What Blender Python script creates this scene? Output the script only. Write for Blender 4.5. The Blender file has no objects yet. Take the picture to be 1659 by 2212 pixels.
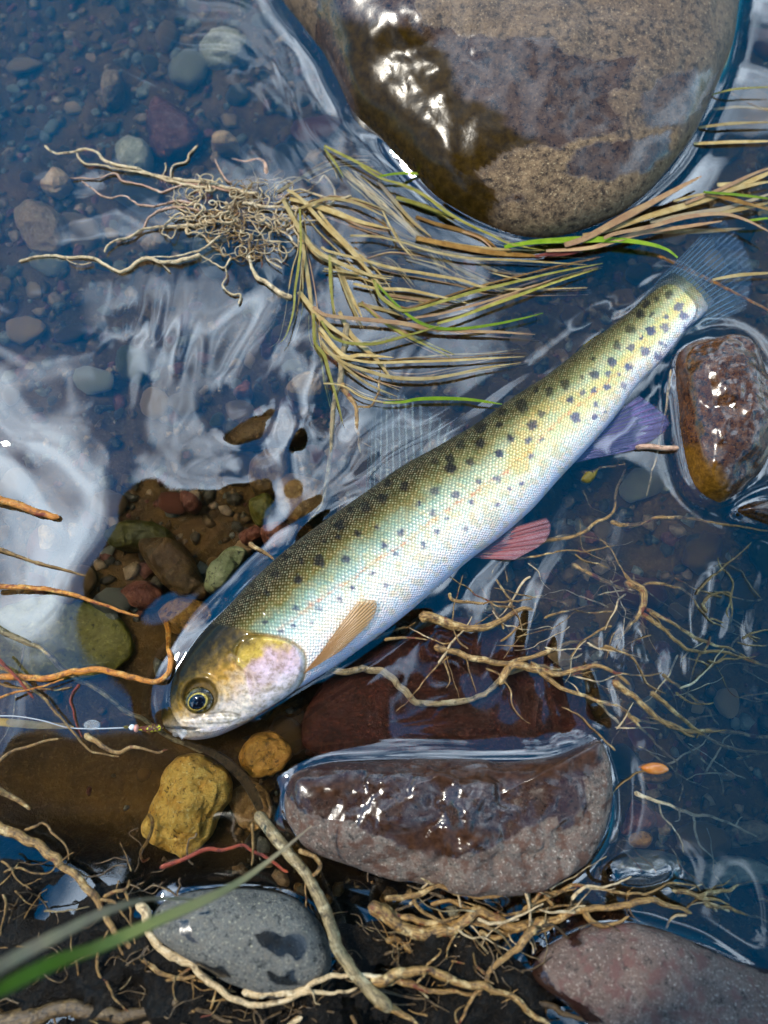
import bpy, bmesh, math, random
import numpy as np
from mathutils import Vector
random.seed(7); RNG = np.random.default_rng(7)
scene = bpy.context.scene
col = scene.collection

# ------------------------------------------------------------------ camera
TILT = math.radians(14.0); CAMH = 0.34; F = 1598.0; W0, H0 = 1659.0, 2212.0
cam_d = bpy.data.cameras.new('camera'); cam = bpy.data.objects.new('camera', cam_d); col.objects.link(cam)
cam.location = (0, 0, CAMH); cam.rotation_euler = (TILT, 0, 0)
cam_d.sensor_fit = 'VERTICAL'; cam_d.sensor_height = 36.0; cam_d.lens = 26.0
cam_d.clip_start = 0.004; cam_d.clip_end = 500
cam_d.dof.use_dof = True; cam_d.dof.focus_distance = 0.345; cam_d.dof.aperture_fstop = 4.8
scene.camera = cam

# ------------------------------------------------------------------ world, sun, exposure
SUN = Vector((-0.60, 0.22, 0.95)).normalized()
world = bpy.data.worlds.new('World'); scene.world = world; world.use_nodes = True
wn, wl = world.node_tree.nodes, world.node_tree.links
wn.clear()
wo = wn.new('ShaderNodeOutputWorld'); bg = wn.new('ShaderNodeBackground')
sky = wn.new('ShaderNodeTexSky'); sky.sky_type = 'NISHITA'; sky.sun_disc = False
sky.sun_elevation = math.asin(SUN.z); sky.sun_rotation = math.atan2(SUN.x, SUN.y)
sky.air_density = 1.0; sky.dust_density = 0.3; sky.ozone_density = 1.6
tc = wn.new('ShaderNodeTexCoord')
cn = wn.new('ShaderNodeTexNoise'); cn.inputs['Scale'].default_value = 2.6; cn.inputs['Detail'].default_value = 5
cn.inputs['Roughness'].default_value = 0.55; cn.inputs['Distortion'].default_value = 0.9
cr = wn.new('ShaderNodeValToRGB'); cr.color_ramp.elements[0].position = 0.51; cr.color_ramp.elements[1].position = 0.70
cm = wn.new('ShaderNodeMix'); cm.data_type = 'RGBA'
cm.inputs[7].default_value = (23.0, 27.5, 32.5, 1)      # sunlit cloud
mp = wn.new('ShaderNodeMapping'); mp.inputs['Location'].default_value = (0.35, 0.2, 0.6); wl.new(tc.outputs['Generated'], mp.inputs['Vector']); wl.new(mp.outputs[0], cn.inputs['Vector']); wl.new(cn.outputs['Fac'], cr.inputs['Fac'])
wl.new(cr.outputs['Color'], cm.inputs[0]); hs = wn.new('ShaderNodeHueSaturation'); hs.inputs['Saturation'].default_value = 2.0; hs.inputs['Hue'].default_value = 0.487; wl.new(sky.outputs[0], hs.inputs['Color']); wl.new(hs.outputs[0], cm.inputs[6]); wl.new(cm.outputs[2], bg.inputs[0])
bg.inputs[1].default_value = 0.15
wl.new(bg.outputs[0], wo.inputs[0])
sd = bpy.data.lights.new('sun', 'SUN'); sd.energy = 2.8; sd.angle = math.radians(2.0); sd.color = (1.0, 0.93, 0.80)
so = bpy.data.objects.new('sun', sd); col.objects.link(so)
so.rotation_euler = SUN.to_track_quat('Z', 'Y').to_euler(); so.location = (0, 0, 3)
scene.view_settings.view_transform = 'Standard'; scene.view_settings.look = 'None'
scene.view_settings.exposure = 0.60; scene.view_settings.gamma = 1.0
scene.render.engine = 'CYCLES'
scene.cycles.max_bounces = 12; scene.cycles.transmission_bounces = 8; scene.cycles.transparent_max_bounces = 24
scene.cycles.caustics_refractive = True; scene.cycles.caustics_reflective = False
scene.cycles.use_denoising = True; scene.cycles.sample_clamp_indirect = 14.0

# ------------------------------------------------------------------ projection helpers (photo pixel -> place)
_c, _s = math.cos(TILT), math.sin(TILT)
def U(px, py, z=0.0):
    """The point at height z seen at photo pixel (px, py), through the flat water when z is below it."""
    dx, dy, dz = (px - W0/2)/F, -(py - H0/2)/F, -1.0
    wy, wz = _c*dy - _s*dz, _s*dy + _c*dz
    k = (CAMH - max(z, 0.0))/-wz
    x, y = dx*k, wy*k
    if z < 0:
        n = math.sqrt(dx*dx + wy*wy + wz*wz)
        hx, hy = dx/n/1.33, wy/n/1.33
        vz = math.sqrt(1 - hx*hx - hy*hy)
        x += hx*(-z)/vz; y += hy*(-z)/vz
    return Vector((x, y, z))
def proj(P):
    P = np.asarray(P, float); d = P - np.array((0, 0, CAMH))
    cy = _c*d[:, 1] + _s*d[:, 2]; cz = -_s*d[:, 1] + _c*d[:, 2]
    cz = np.minimum(cz, -1e-4)
    return np.stack([W0/2 + F*d[:, 0]/-cz, H0/2 - F*cy/-cz], 1)
# zoom windows used while tracing: (x0, y0, width) in source pixels -> 1659-wide system
ZW = {'A': (0, 0, 1512), 'B': (1512, 0, 1512), 'D': (0, 1344, 1512), 'I': (1512, 1344, 1512), 'J': (0, 2688, 1512), 'K': (1512, 2688, 1512),
      'E': (560, 2340, 800), 'Fz': (800, 1900, 800), 'G': (1350, 1500, 800), 'H': (2050, 1000, 800), 'C': (0, 2380, 800), 'S': (1300, 600, 1000)}
def zp(w, pts):
    if w is None: return [tuple(p) for p in pts]
    x0, y0, ww = ZW[w]; k = 1659/3024
    return [((x0 + p[0]*ww/1659)*k, (y0 + p[1]*ww/1659)*k) + tuple(p[2:]) for p in pts]
def zs(w): return 1.0 if w is None else ZW[w][2]/3024
PX = 0.35/F          # metres per pixel at the water

# ------------------------------------------------------------------ numpy noise
_perm = np.random.default_rng(3).random(65536)
def vnoise(P, seed=0):
    P = np.asarray(P, float); i = np.floor(P).astype(np.int64); f = P - i; f = f*f*f*(f*(f*6 - 15) + 10)
    def h(a, b, c): return _perm[((a*73856093) ^ (b*19349663) ^ (c*83492791) ^ (seed*2654435)) & 65535]
    x, y, z = i.T; r = 0
    for dx in (0, 1):
        for dy in (0, 1):
            for dz in (0, 1):
                w = (f[:, 0] if dx else 1 - f[:, 0])*(f[:, 1] if dy else 1 - f[:, 1])*(f[:, 2] if dz else 1 - f[:, 2])
                r = r + w*h(x + dx, y + dy, z + dz)
    return r*2 - 1
def fbm(P, seed=0, octv=4, rough=0.5):
    a, s, r = 1.0, 1.0, 0
    for k in range(octv):
        r = r + a*vnoise(np.asarray(P)*s + 17.3*k, seed + k); a *= rough; s *= 2.03
    return r
def sstep(a, b, x):
    t = np.clip((x - a)/(b - a), 0, 1); return t*t*(3 - 2*t)
def catmull(pts, n_per=8, closed=False):
    P = np.array(pts, float); n = len(P); out = []
    if n == 2 and not closed:
        return np.array([P[0] + (P[1] - P[0])*t for t in np.linspace(0, 1, n_per + 1)])
    m = n if closed else n - 1
    for i in range(m):
        if closed: p0, p1, p2, p3 = P[(i-1) % n], P[i], P[(i+1) % n], P[(i+2) % n]
        else: p0, p1, p2, p3 = P[max(i-1, 0)], P[i], P[i+1], P[min(i+2, n-1)]
        for t in np.arange(n_per)/n_per:
            out.append(0.5*((2*p1) + (-p0 + p2)*t + (2*p0 - 5*p1 + 4*p2 - p3)*t*t + (-p0 + 3*p1 - 3*p2 + p3)*t**3))
    if not closed: out.append(P[-1])
    return np.array(out)
def seg_dist(Q, poly, closed=True):
    """distance of points Q to a polyline, and inside flag"""
    poly = np.asarray(poly, float); n = len(poly); d2 = np.full(len(Q), 1e18); ins = np.zeros(len(Q), bool)
    for i in range(n if closed else n - 1):
        a, b = poly[i], poly[(i+1) % n]; ab = b - a
        t = np.clip(((Q - a) @ ab)/max(ab @ ab, 1e-18), 0, 1)
        e = Q - a - t[:, None]*ab; d2 = np.minimum(d2, (e*e).sum(1))
        if closed:
            c = ((a[1] > Q[:, 1]) != (b[1] > Q[:, 1]))
            xx = a[0] + (Q[:, 1] - a[1])*(b[0] - a[0])/(b[1] - a[1] if b[1] != a[1] else 1e-12)
            ins ^= c & (Q[:, 0] < xx)
    return np.sqrt(d2), ins
def sdist(Q, poly):
    d, i = seg_dist(Q, poly); return np.where(i, d, -d)       # positive inside
def lin(r, g, b):
    f = lambda c: (c/255/12.92 if c/255 <= 0.04045 else ((c/255 + 0.055)/1.055)**2.4)
    return (f(r), f(g), f(b))

# ------------------------------------------------------------------ object helpers
def link(o, parent=None):
    col.objects.link(o)
    if parent is not None: o.parent = parent
    return o
def mesh_obj(name, verts, faces, mat, parent=None, smooth=True):
    me = bpy.data.meshes.new(name)
    me.from_pydata(np.asarray(verts).tolist(), [], faces if isinstance(faces, list) else np.asarray(faces).tolist())
    if smooth: me.polygons.foreach_set('use_smooth', np.ones(len(me.polygons), bool))
    if mat: me.materials.append(mat)
    return link(bpy.data.objects.new(name, me), parent)
def tag(o, label=None, cat=None, group=None, kind=None):
    if label: o['label'] = label
    if cat: o['category'] = cat
    if group: o['group'] = group
    if kind: o['kind'] = kind
    return o
def empty(name, label, cat, group=None):
    o = bpy.data.objects.new(name, None); o.empty_display_size = 0.01; col.objects.link(o)
    return tag(o, label, cat, group)
def fattr(me, name, arr):
    a = me.attributes.new(name, 'FLOAT', 'POINT'); a.data.foreach_set('value', np.asarray(arr, np.float32))
def vattr(me, name, arr):
    a = me.attributes.new(name, 'FLOAT_VECTOR', 'POINT'); a.data.foreach_set('vector', np.asarray(arr, np.float32).ravel())
def cattr(me, name, arr):
    arr = np.asarray(arr, np.float32)
    if arr.shape[1] == 3: arr = np.concatenate([arr, np.ones((len(arr), 1), np.float32)], 1)
    a = me.attributes.new(name, 'FLOAT_COLOR', 'POINT'); a.data.foreach_set('color', arr.ravel())
def grid_faces(nu, nv, wrap_v=False):
    i = np.arange(nu - 1)[:, None]; m = nv if wrap_v else nv - 1; j = np.arange(m)[None, :]
    a = i*nv + j; b = i*nv + (j + 1) % nv; c = (i + 1)*nv + (j + 1) % nv; d = (i + 1)*nv + j
    return np.stack([a, d, c, b], -1).reshape(-1, 4)

# ------------------------------------------------------------------ materials
class NT:
    def __init__(s, name):
        s.m = bpy.data.materials.new(name); s.m.use_nodes = True; s.t = s.m.node_tree; s.n = s.t.nodes; s.l = s.t.links
        s.n.clear(); s.out = s.n.new('ShaderNodeOutputMaterial')
    def __call__(s, typ, **kw):
        n = s.n.new('ShaderNode' + typ)
        for k, v in kw.items(): setattr(n, k, v)
        return n
    def put(s, sock, v):
        if hasattr(v, 'is_linked') or isinstance(v, bpy.types.NodeSocket): s.l.new(v, sock)
        elif isinstance(v, (tuple, list)) and len(v) == 3 and sock.type == 'RGBA': sock.default_value = (*v, 1)
        else: sock.default_value = v
    def coords(s, kind='Object'): return s('TexCoord').outputs[kind]
    def attr(s, name, out='Fac'): return s('Attribute', attribute_name=name).outputs[out]
    def noise(s, vec, scale, detail=4, rough=0.55, dist=0.0, out='Fac'):
        n = s('TexNoise'); s.put(n.inputs['Vector'], vec); n.inputs['Scale'].default_value = scale; n.inputs['Detail'].default_value = detail
        n.inputs['Roughness'].default_value = rough; n.inputs['Distortion'].default_value = dist; return n.outputs[out]
    def voro(s, vec, scale, feature='F1', rand=1.0, out='Distance', dim='3D'):
        n = s('TexVoronoi', feature=feature, voronoi_dimensions=dim); s.put(n.inputs['Vector'], vec)
        n.inputs['Scale'].default_value = scale; n.inputs['Randomness'].default_value = rand; return n.outputs[out]
    def ramp(s, fac, stops, interp='LINEAR'):
        n = s('ValToRGB'); e = n.color_ramp.elements; n.color_ramp.interpolation = interp
        while len(e) < len(stops): e.new(0.5)
        for k, (p, c) in enumerate(stops):
            e[k].position = p; e[k].color = (c, c, c, 1) if not isinstance(c, tuple) else (*c, 1)
        s.put(n.inputs[0], fac); return n.outputs[0]
    def mix(s, fac, a, b, blend='MIX'):
        n = s('Mix', data_type='RGBA', blend_type=blend); s.put(n.inputs[0], fac); s.put(n.inputs[6], a); s.put(n.inputs[7], b); return n.outputs[2]
    def math(s, op, a, b=0.0, c=None):
        n = s('Math', operation=op); s.put(n.inputs[0], a); s.put(n.inputs[1], b)
        if c is not None: s.put(n.inputs[2], c)
        return n.outputs[0]
    def vmul(s, vec, v):
        n = s('VectorMath', operation='MULTIPLY'); s.put(n.inputs[0], vec); n.inputs[1].default_value = v; return n.outputs[0]
    def vadd(s, a, b):
        n = s('VectorMath', operation='ADD'); s.put(n.inputs[0], a); s.put(n.inputs[1], b); return n.outputs[0]
    def bump(s, h, dist, strength=1.0, normal=None):
        n = s('Bump'); s.put(n.inputs['Height'], h); n.inputs['Distance'].default_value = dist; s.put(n.inputs['Strength'], strength)
        if normal is not None: s.l.new(normal, n.inputs['Normal'])
        return n.outputs[0]
    def bsdf(s, color, rough, normal=None, **kw):
        n = s('BsdfPrincipled'); s.put(n.inputs['Base Color'], color); s.put(n.inputs['Roughness'], rough)
        if normal is not None: s.l.new(normal, n.inputs['Normal'])
        for k, v in kw.items(): s.put(n.inputs[k.replace('_', ' ')], v)
        return n
    def done(s, sh): s.l.new(sh.outputs[0] if hasattr(sh, 'outputs') else sh, s.out.inputs[0]); return s.m

def mat_rock(name, c1, c2, c3, speck, wetmul=(0.30, 0.28, 0.26), tint_patch=(0.03, 0.02, 0.006), sc=1.0, pink=None):
    """emergent stone: speckled dry skin, darker glossy film where attribute wet is 1"""
    t = NT(name); P = t.coords()
    wet = t.attr('wet'); tpatch = t.attr('tint_patch')
    n1 = t.noise(P, 55*sc, 5, 0.6, 0.4); n2 = t.noise(P, 330*sc, 5, 0.72)
    n4 = t.noise(P, 900*sc, 3, 0.7)
    base = t.mix(t.ramp(n1, [(0.35, 0.0), (0.65, 1.0)]), c1, c2)
    base = t.mix(t.ramp(n2, [(0.42, 0.0), (0.66, 1.0)]), base, c3)
    base = t.mix(t.ramp(n4, [(0.58, 0.0), (0.72, 0.8)]), base, speck)
    base = t.mix(t.ramp(n2, [(0.34, 1.0), (0.45, 0.0)]), base, tuple(x*0.30 for x in c1))
    base = t.mix(t.ramp(n4, [(0.32, 0.8), (0.42, 0.0)]), base, tuple(x*0.22 for x in c1))
    if pink: base = t.mix(t.ramp(t.noise(P, 150*sc, 3, 0.6), [(0.52, 0.0), (0.62, 0.8)]), base, pink)
    wcol = t.mix(1.0, base, wetmul, 'MULTIPLY')
    tint_col = t.mix(t.ramp(n2, [(0.4, 0.0), (0.7, 1.0)]), tint_patch, tuple(2.6*x for x in tint_patch))
    wcol = t.mix(tpatch, wcol, tint_col)
    c = t.mix(wet, base, wcol)
    rg = t.mix(wet, (0.8, 0.8, 0.8), t.ramp(t.noise(P, 160*sc, 3), [(0.35, 0.12), (0.7, 0.28)]))
    hgt = t.math('ADD', t.math('MULTIPLY', n2, 1.2), t.math('MULTIPLY', n4, 0.7))
    b = t.bump(hgt, 0.0011, t.ramp(wet, [(0.0, 0.85), (1.0, 0.06)]))
    b = t.bump(t.noise(P, 90*sc, 3), 0.0016, t.ramp(wet, [(0.0, 0.5), (1.0, 0.12)]), b)
    return t.done(t.bsdf(c, rg, b, Specular_IOR_Level=t.math('MULTIPLY', t.ramp(wet, [(0.0, 0.3), (1.0, 0.66)]), t.math('MULTIPLY_ADD', tpatch, -0.75, 1.0))))
def mat_stone(name, c1, c2, spec=(0.3, 0.28, 0.22), sc=1.0, pits=0.0, rough=0.45):
    """stone lying under water; per-object shift of tone"""
    t = NT(name); oi = t('ObjectInfo'); P = t.vadd(t.coords(), t.vmul(oi.outputs['Random'], (3.1, 1.7, 5.3)))
    n1 = t.noise(P, 90*sc, 5, 0.62, 0.6); n2 = t.noise(P, 520*sc, 4, 0.7)
    c = t.mix(t.ramp(n1, [(0.33, 0.0), (0.67, 1.0)]), c1, c2)
    c = t.mix(t.ramp(n2, [(0.55, 0.0), (0.74, 0.8)]), c, spec)
    c = t.mix(t.ramp(n2, [(0.28, 0.9), (0.42, 0.0)]), c, tuple(x*0.3 for x in c1))
    if pits:
        v = t.noise(P, 300*sc, 6, 0.72, 0.8); c = t.mix(t.ramp(v, [(0.36, min(1, pits*1.7)), (0.46, 0.0)]), c, tuple(x*0.16 for x in c1))
    k = t.math('MULTIPLY_ADD', oi.outputs['Random'], 0.8, 0.40)
    cx = t('CombineColor'); [t.l.new(k, cx.inputs[i]) for i in range(3)]
    c = t.mix(1.0, c, cx.outputs[0], 'MULTIPLY')
    b = t.bump(t.math('ADD', n2, n1), 0.0014, 0.85)
    return t.done(t.bsdf(c, rough, b, Specular_IOR_Level=0.3))

M = {}
M['boulder'] = mat_rock('boulder_stone', lin(74, 56, 41), lin(110, 86, 62), lin(140, 112, 80), lin(196, 168, 126), wetmul=(0.34, 0.28, 0.28), tint_patch=(0.020, 0.0105, 0.0015), sc=0.8)
M['slab'] = mat_rock('slab_stone', lin(86, 74, 66), lin(122, 110, 98), lin(106, 82, 70), lin(204, 190, 172), wetmul=(0.30, 0.22, 0.20), tint_patch=(0.028, 0.012, 0.006), pink=lin(84, 54, 40))
M['grey'] = mat_rock('grey_stone', lin(80, 80, 76), lin(112, 110, 104), lin(104, 98, 88), lin(186, 178, 148), wetmul=(0.12, 0.13, 0.15), tint_patch=(0.012, 0.012, 0.012))
M['pinkrock'] = mat_rock('pink_granite', lin(88, 72, 64), lin(120, 102, 92), lin(100, 78, 68), lin(190, 174, 158), wetmul=(0.20, 0.14, 0.12), tint_patch=(0.03, 0.012, 0.006), pink=lin(98, 66, 60))
M['rust'] = mat_rock('rusty_stone', lin(66, 38, 16), lin(98, 60, 26), lin(146, 96, 46), lin(210, 156, 86), wetmul=(0.36, 0.30, 0.26), tint_patch=(0.085, 0.036, 0.004), sc=1.3)
M['yellow'] = mat_stone('yellow_stone', lin(190, 132, 40), lin(226, 182, 88), lin(246, 226, 160), 1.2, pits=0.6)
M['orange'] = mat_stone('orange_stone', lin(150, 98, 30), lin(178, 124, 46), lin(206, 160, 80), 0.9, pits=0.5)
M['redslab'] = mat_stone('red_slab', lin(110, 44, 18), lin(74, 38, 16), lin(176, 86, 40), 1.2)
M['olive'] = mat_stone('olive_stone', lin(76, 66, 14), lin(104, 92, 26), lin(140, 124, 56), 0.6)
M['palegreen'] = mat_stone('pale_green_stone', lin(150, 148, 92), lin(178, 172, 118), lin(204, 196, 150), 0.8, pits=0.6)
M['brown'] = mat_stone('brown_stone', lin(106, 74, 34), lin(142, 104, 54), lin(184, 148, 94))
M['red'] = mat_stone('red_stone', lin(116, 58, 36), lin(146, 86, 56), lin(182, 126, 90))
M['tan'] = mat_stone('tan_stone', lin(168, 128, 84), lin(194, 156, 108), lin(220, 190, 146))
M['greystone'] = mat_stone('grey_pebble', lin(124, 116, 92), lin(156, 146, 118), lin(196, 186, 156))
M['dark'] = mat_stone('dark_pebble', lin(76, 62, 38), lin(104, 88, 58), lin(146, 126, 90))

t = NT('stream_bed_silt'); P = t.coords()
n1 = t.noise(P, 40, 6, 0.65, 0.5); n2 = t.noise(P, 600, 4, 0.7)
c = t.mix(t.ramp(n1, [(0.35, 0.0), (0.65, 1.0)]), lin(62, 39, 6), lin(92, 62, 14))
c = t.mix(t.ramp(n2, [(0.55, 0.0), (0.75, 0.7)]), c, lin(124, 96, 56))
c = t.mix(t.attr('soil'), c, t.mix(t.ramp(n2, [(0.45, 0.0), (0.7, 1.0)]), lin(11, 8, 4), lin(38, 27, 12)))
b = t.bump(t.math('ADD', n2, n1), 0.0018, 0.8)
b = t.bump(t.noise(P, 1300, 3, 0.7), 0.0012, t.attr('soil'), b)
M['bed'] = t.done(t.bsdf(c, t.ramp(t.attr('soil'), [(0.0, 0.6), (1.0, 0.32)]), b, Specular_IOR_Level=0.25))
t = NT('meadow'); P = t.coords()
c = t.mix(t.ramp(t.noise(P, 3, 8, 0.7), [(0.35, 0.0), (0.65, 1.0)]), lin(58, 52, 26), lin(92, 88, 46))
M['meadow'] = t.done(t.bsdf(c, 0.9, t.bump(t.noise(P, 30, 5, 0.7), 0.05)))

t = NT('stream_water')
fr = t('Fresnel'); ge = t('NewGeometry'); t.put(fr.inputs['IOR'], t.math('MULTIPLY_ADD', ge.outputs['Backfacing'], 1.33 - 2.05, 2.05))
gl = t('BsdfGlossy'); gl.inputs['Roughness'].default_value = 0.0
rf = t('BsdfRefraction'); rf.inputs['IOR'].default_value = 1.33; rf.inputs['Roughness'].default_value = 0.0
rf.inputs['Color'].default_value = (0.96, 0.975, 0.96, 1)
ms = t('MixShader'); t.l.new(fr.outputs[0], ms.inputs[0]); t.l.new(rf.outputs[0], ms.inputs[1]); t.l.new(gl.outputs[0], ms.inputs[2])
M['water'] = t.done(ms)

def mat_root(name, c1, c2, c3, rough=0.45, vein=None):
    t = NT(name); P = t.coords(); uv = t.attr('strand', 'Vector')
    st = t.noise(t.vmul(uv, (1.0, 5.0, 1.0)), 260, 4, 0.65); bl = t.noise(P, 210, 4, 0.6)
    c = t.mix(t.ramp(st, [(0.40, 0.0), (0.60, 1.0)]), c1, c2)
    c = t.mix(t.ramp(bl, [(0.54, 0.0), (0.70, 0.85)]), c, c3)
    c = t.mix(t.ramp(t.noise(P, 330, 5, 0.7), [(0.36, 0.9), (0.50, 0.0)]), c, tuple(x*0.28 for x in c1))
    if vein: c = t.mix(t.ramp(t.noise(P, 120, 3, 0.6), [(0.60, 0.0), (0.67, 1.0)]), c, vein)
    b = t.bump(t.math('ADD', st, t.noise(P, 900, 3)), 0.0006, 0.8)
    return t.done(t.bsdf(c, rough, b, Specular_IOR_Level=0.5))
M['root'] = mat_root('tan_root', lin(98, 66, 28), lin(172, 132, 72), lin(218, 188, 130), vein=lin(104, 46, 20))
M['rootpale'] = mat_root('pale_root', lin(176, 144, 100), lin(220, 192, 146), lin(236, 216, 178))
M['rootpink'] = mat_root('pink_root', lin(170, 122, 96), lin(210, 170, 138), lin(224, 190, 160))
M['rootorange'] = mat_root('orange_root', lin(170, 92, 18), lin(214, 140, 44), lin(238, 190, 104), 0.3, vein=lin(120, 46, 10))
M['rootred'] = mat_root('red_root', lin(112, 34, 14), lin(150, 60, 26), lin(178, 84, 40), 0.35)
M['rootgrey'] = mat_root('grey_root', lin(100, 82, 50), lin(156, 134, 92), lin(206, 188, 146))
M['rootdark'] = mat_root('dark_root', lin(66, 48, 26), lin(104, 80, 46), lin(140, 114, 74), 0.35)

def mat_blade(name, c1, c2, edge, tint=None, trans=0.15):
    t = NT(name); uv = t.attr('strand', 'Vector'); P = t.coords(); oi = t('ObjectInfo')
    sep = t('SeparateXYZ'); t.l.new(uv, sep.inputs[0])
    w = t.math('SINE', t.math('MULTIPLY', sep.outputs[1], 34.0))
    blot = t.noise(t.vadd(P, t.vmul(oi.outputs['Random'], (2., 3., 1.))), 170, 4, 0.6)
    c = t.mix(t.ramp(blot, [(0.38, 0.0), (0.64, 1.0)]), c1, c2)
    c = t.mix(t.ramp(w, [(0.25, 0.0), (0.95, 0.5)]), c, edge)
    c = t.mix(t.ramp(t.noise(P, 1500, 2, 0.6), [(0.67, 0.0), (0.74, 0.9)]), c, tuple(x*0.12 for x in c1))
    k = t.math('MULTIPLY_ADD', oi.outputs['Random'], 0.5, 0.72); cx = t('CombineColor'); [t.l.new(k, cx.inputs[i]) for i in range(3)]
    c = t.mix(1.0, c, cx.outputs[0], 'MULTIPLY')
    b = t.bump(w, 0.0002, 0.7)
    p = t.bsdf(c, 0.35, b, Specular_IOR_Level=0.45)
    tr = t('BsdfTranslucent'); t.put(tr.inputs[0], c)
    m = t('MixShader'); m.inputs[0].default_value = trans; t.l.new(p.outputs[0], m.inputs[1]); t.l.new(tr.outputs[0], m.inputs[2])
    return t.done(m)
M['straw'] = mat_blade('straw_blade', lin(208, 170, 98), lin(234, 206, 142), lin(160, 120, 62))
M['strawdark'] = mat_blade('brown_straw_blade', lin(150, 104, 44), lin(190, 142, 70), lin(104, 70, 28))
M['olivegrass'] = mat_blade('olive_blade', lin(172, 158, 54), lin(208, 192, 96), lin(128, 116, 36))
M['limegrass'] = mat_blade('lime_blade', lin(140, 176, 22), lin(176, 200, 48), lin(104, 140, 18), trans=0.3)
M['pinkgrass'] = mat_blade('pinkish_blade', lin(196, 146, 104), lin(220, 180, 126), lin(150, 92, 70))
M['redgrass'] = mat_blade('red_blade', lin(120, 46, 46), lin(150, 80, 60), lin(88, 30, 34))
M['greygrass'] = mat_blade('grey_green_blade', lin(182, 160, 130), lin(196, 178, 136), lin(140, 118, 92))
M['greengrass'] = mat_blade('green_blade', lin(84, 132, 18), lin(112, 154, 36), lin(60, 100, 12), trans=0.3)

t = NT('two_tone_blade'); uv = t.attr('strand', 'Vector'); sep = t('SeparateXYZ'); t.l.new(uv, sep.inputs[0])
w = t.math('SINE', t.math('MULTIPLY', sep.outputs[1], 24.0))
c = t.ramp(t.math('ADD', sep.outputs[2], t.math('MULTIPLY', t.noise(t.coords(), 60, 3), 0.12)), [(0.10, lin(196, 168, 136)), (0.45, lin(198, 184, 120)), (0.66, lin(170, 172, 92)), (0.85, lin(106, 140, 36))])
c = t.mix(t.ramp(w, [(0.2, 0.0), (0.9, 0.4)]), c, t.mix(1.0, c, (0.5, 0.5, 0.4), 'MULTIPLY'))
M['foregrass'] = t.done(t.bsdf(c, 0.4, t.bump(w, 0.0002)))
# ------------------------------------------------------------------ strand builders
def frame_path(P):
    P = np.asarray(P, float); T = np.gradient(P, axis=0); T /= np.linalg.norm(T, axis=1)[:, None] + 1e-12
    S = np.stack([-T[:, 1], T[:, 0], np.zeros(len(T))], 1); S /= np.linalg.norm(S, axis=1)[:, None] + 1e-9
    N = np.cross(T, S) * -1; N[N[:, 2] < 0] *= -1
    L = np.concatenate([[0], np.cumsum(np.linalg.norm(np.diff(P, axis=0), axis=1))])
    return T, S, N, L
def path3(w, pts, z, n_per=7):
    """traced pixels (+ own z as third entry) -> smooth 3D path"""
    q = zp(w, pts); Q = []
    zz = z if isinstance(z, (list, tuple)) else (z, z)
    for k, p in enumerate(q):
        zk = p[2] if len(p) > 2 else zz[0] + (zz[1] - zz[0])*k/max(1, len(q) - 1)
        Q.append(tuple(U(p[0], p[1], zk)))
    return catmull(Q, n_per)
def tube(name, P, r, mat, parent=None, taper=(1.0, 0.5), sides=8, wob=0.12, jit=0.0, seed=0):
    P = np.array(P, float); n = len(P)
    if jit: P = P + jit*np.stack([fbm(P*180, seed + 1, 2), fbm(P*180, seed + 5, 2), 0.5*fbm(P*180, seed + 9, 2)], 1)
    T, S, N, L = frame_path(P); u = L/L[-1]
    R = r*(taper[0] + (taper[1] - taper[0])*u)*(1 + wob*fbm(np.stack([L*130, 0*L, 0*L + seed], 1), seed, 3))
    e = np.minimum(1, np.minimum(u, 1 - u)*L[-1]/(r + 1e-9)*1.2 + 0.25); R = R*e
    a = np.linspace(0, 2*math.pi, sides, endpoint=False)
    sq = 1 + 0.12*np.cos(2*a + seed)
    V = P[:, None] + R[:, None, None]*(S[:, None]*(np.cos(a)*sq)[None, :, None] + N[:, None]*(np.sin(a)*sq)[None, :, None])
    f = grid_faces(n, sides, True).tolist() + [list(range(sides))[::-1], [(n-1)*sides + k for k in range(sides)]]
    o = mesh_obj(name, V.reshape(-1, 3), f, mat, parent)
    uv = np.zeros((n, sides, 3)); uv[:, :, 0] = L[:, None]; uv[:, :, 1] = (a/(2*math.pi)*0.02)[None, :]; uv[:, :, 2] = seed*0.37
    vattr(o.data, 'strand', uv.reshape(-1, 3))
    return o
def blade(name, P, w, mat, parent=None, prof=(0.6, 1.0, 0.15), fold=0.14, tw=0.22, seed=0):
    P = np.array(P, float); n = len(P); T, S, N, L = frame_path(P); u = L/L[-1]
    W = w/2*np.interp(u, [0, 0.45, 0.85, 1.0], [prof[0], prof[1], 0.25*prof[1] + 0.75*prof[2] + 0.25*prof[1], prof[2]])
    a = tw*fbm(np.stack([u*2.5, 0*u, 0*u + seed*1.7], 1), seed, 2)
    S2 = S*np.cos(a)[:, None] + N*np.sin(a)[:, None]; N2 = np.cross(T, S2)*-1; N2[N2[:, 2] < 0] *= -1
    th = 0.00018
    prof_pts = [(-1, fold, 1), (-0.5, fold*0.35, 1), (0, 0, 1), (0.5, fold*0.35, 1), (1, fold, 1), (0.5, fold*0.35, -1), (0, 0, -1), (-0.5, fold*0.35, -1)]
    V = np.zeros((n, 8, 3)); uv = np.zeros((n, 8, 3))
    for k, (x, y, s) in enumerate(prof_pts):
        V[:, k] = P + S2*(W*x)[:, None] + N2*(W*y + s*th)[:, None]; uv[:, k, 0] = L; uv[:, k, 1] = x*W/(w/2); uv[:, k, 2] = u
    f = grid_faces(n, 8, True).tolist() + [list(range(8))[::-1], [(n-1)*8 + k for k in range(8)]]
    o = mesh_obj(name, V.reshape(-1, 3), f, mat, parent); vattr(o.data, 'strand', uv.reshape(-1, 3)); return o

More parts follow.
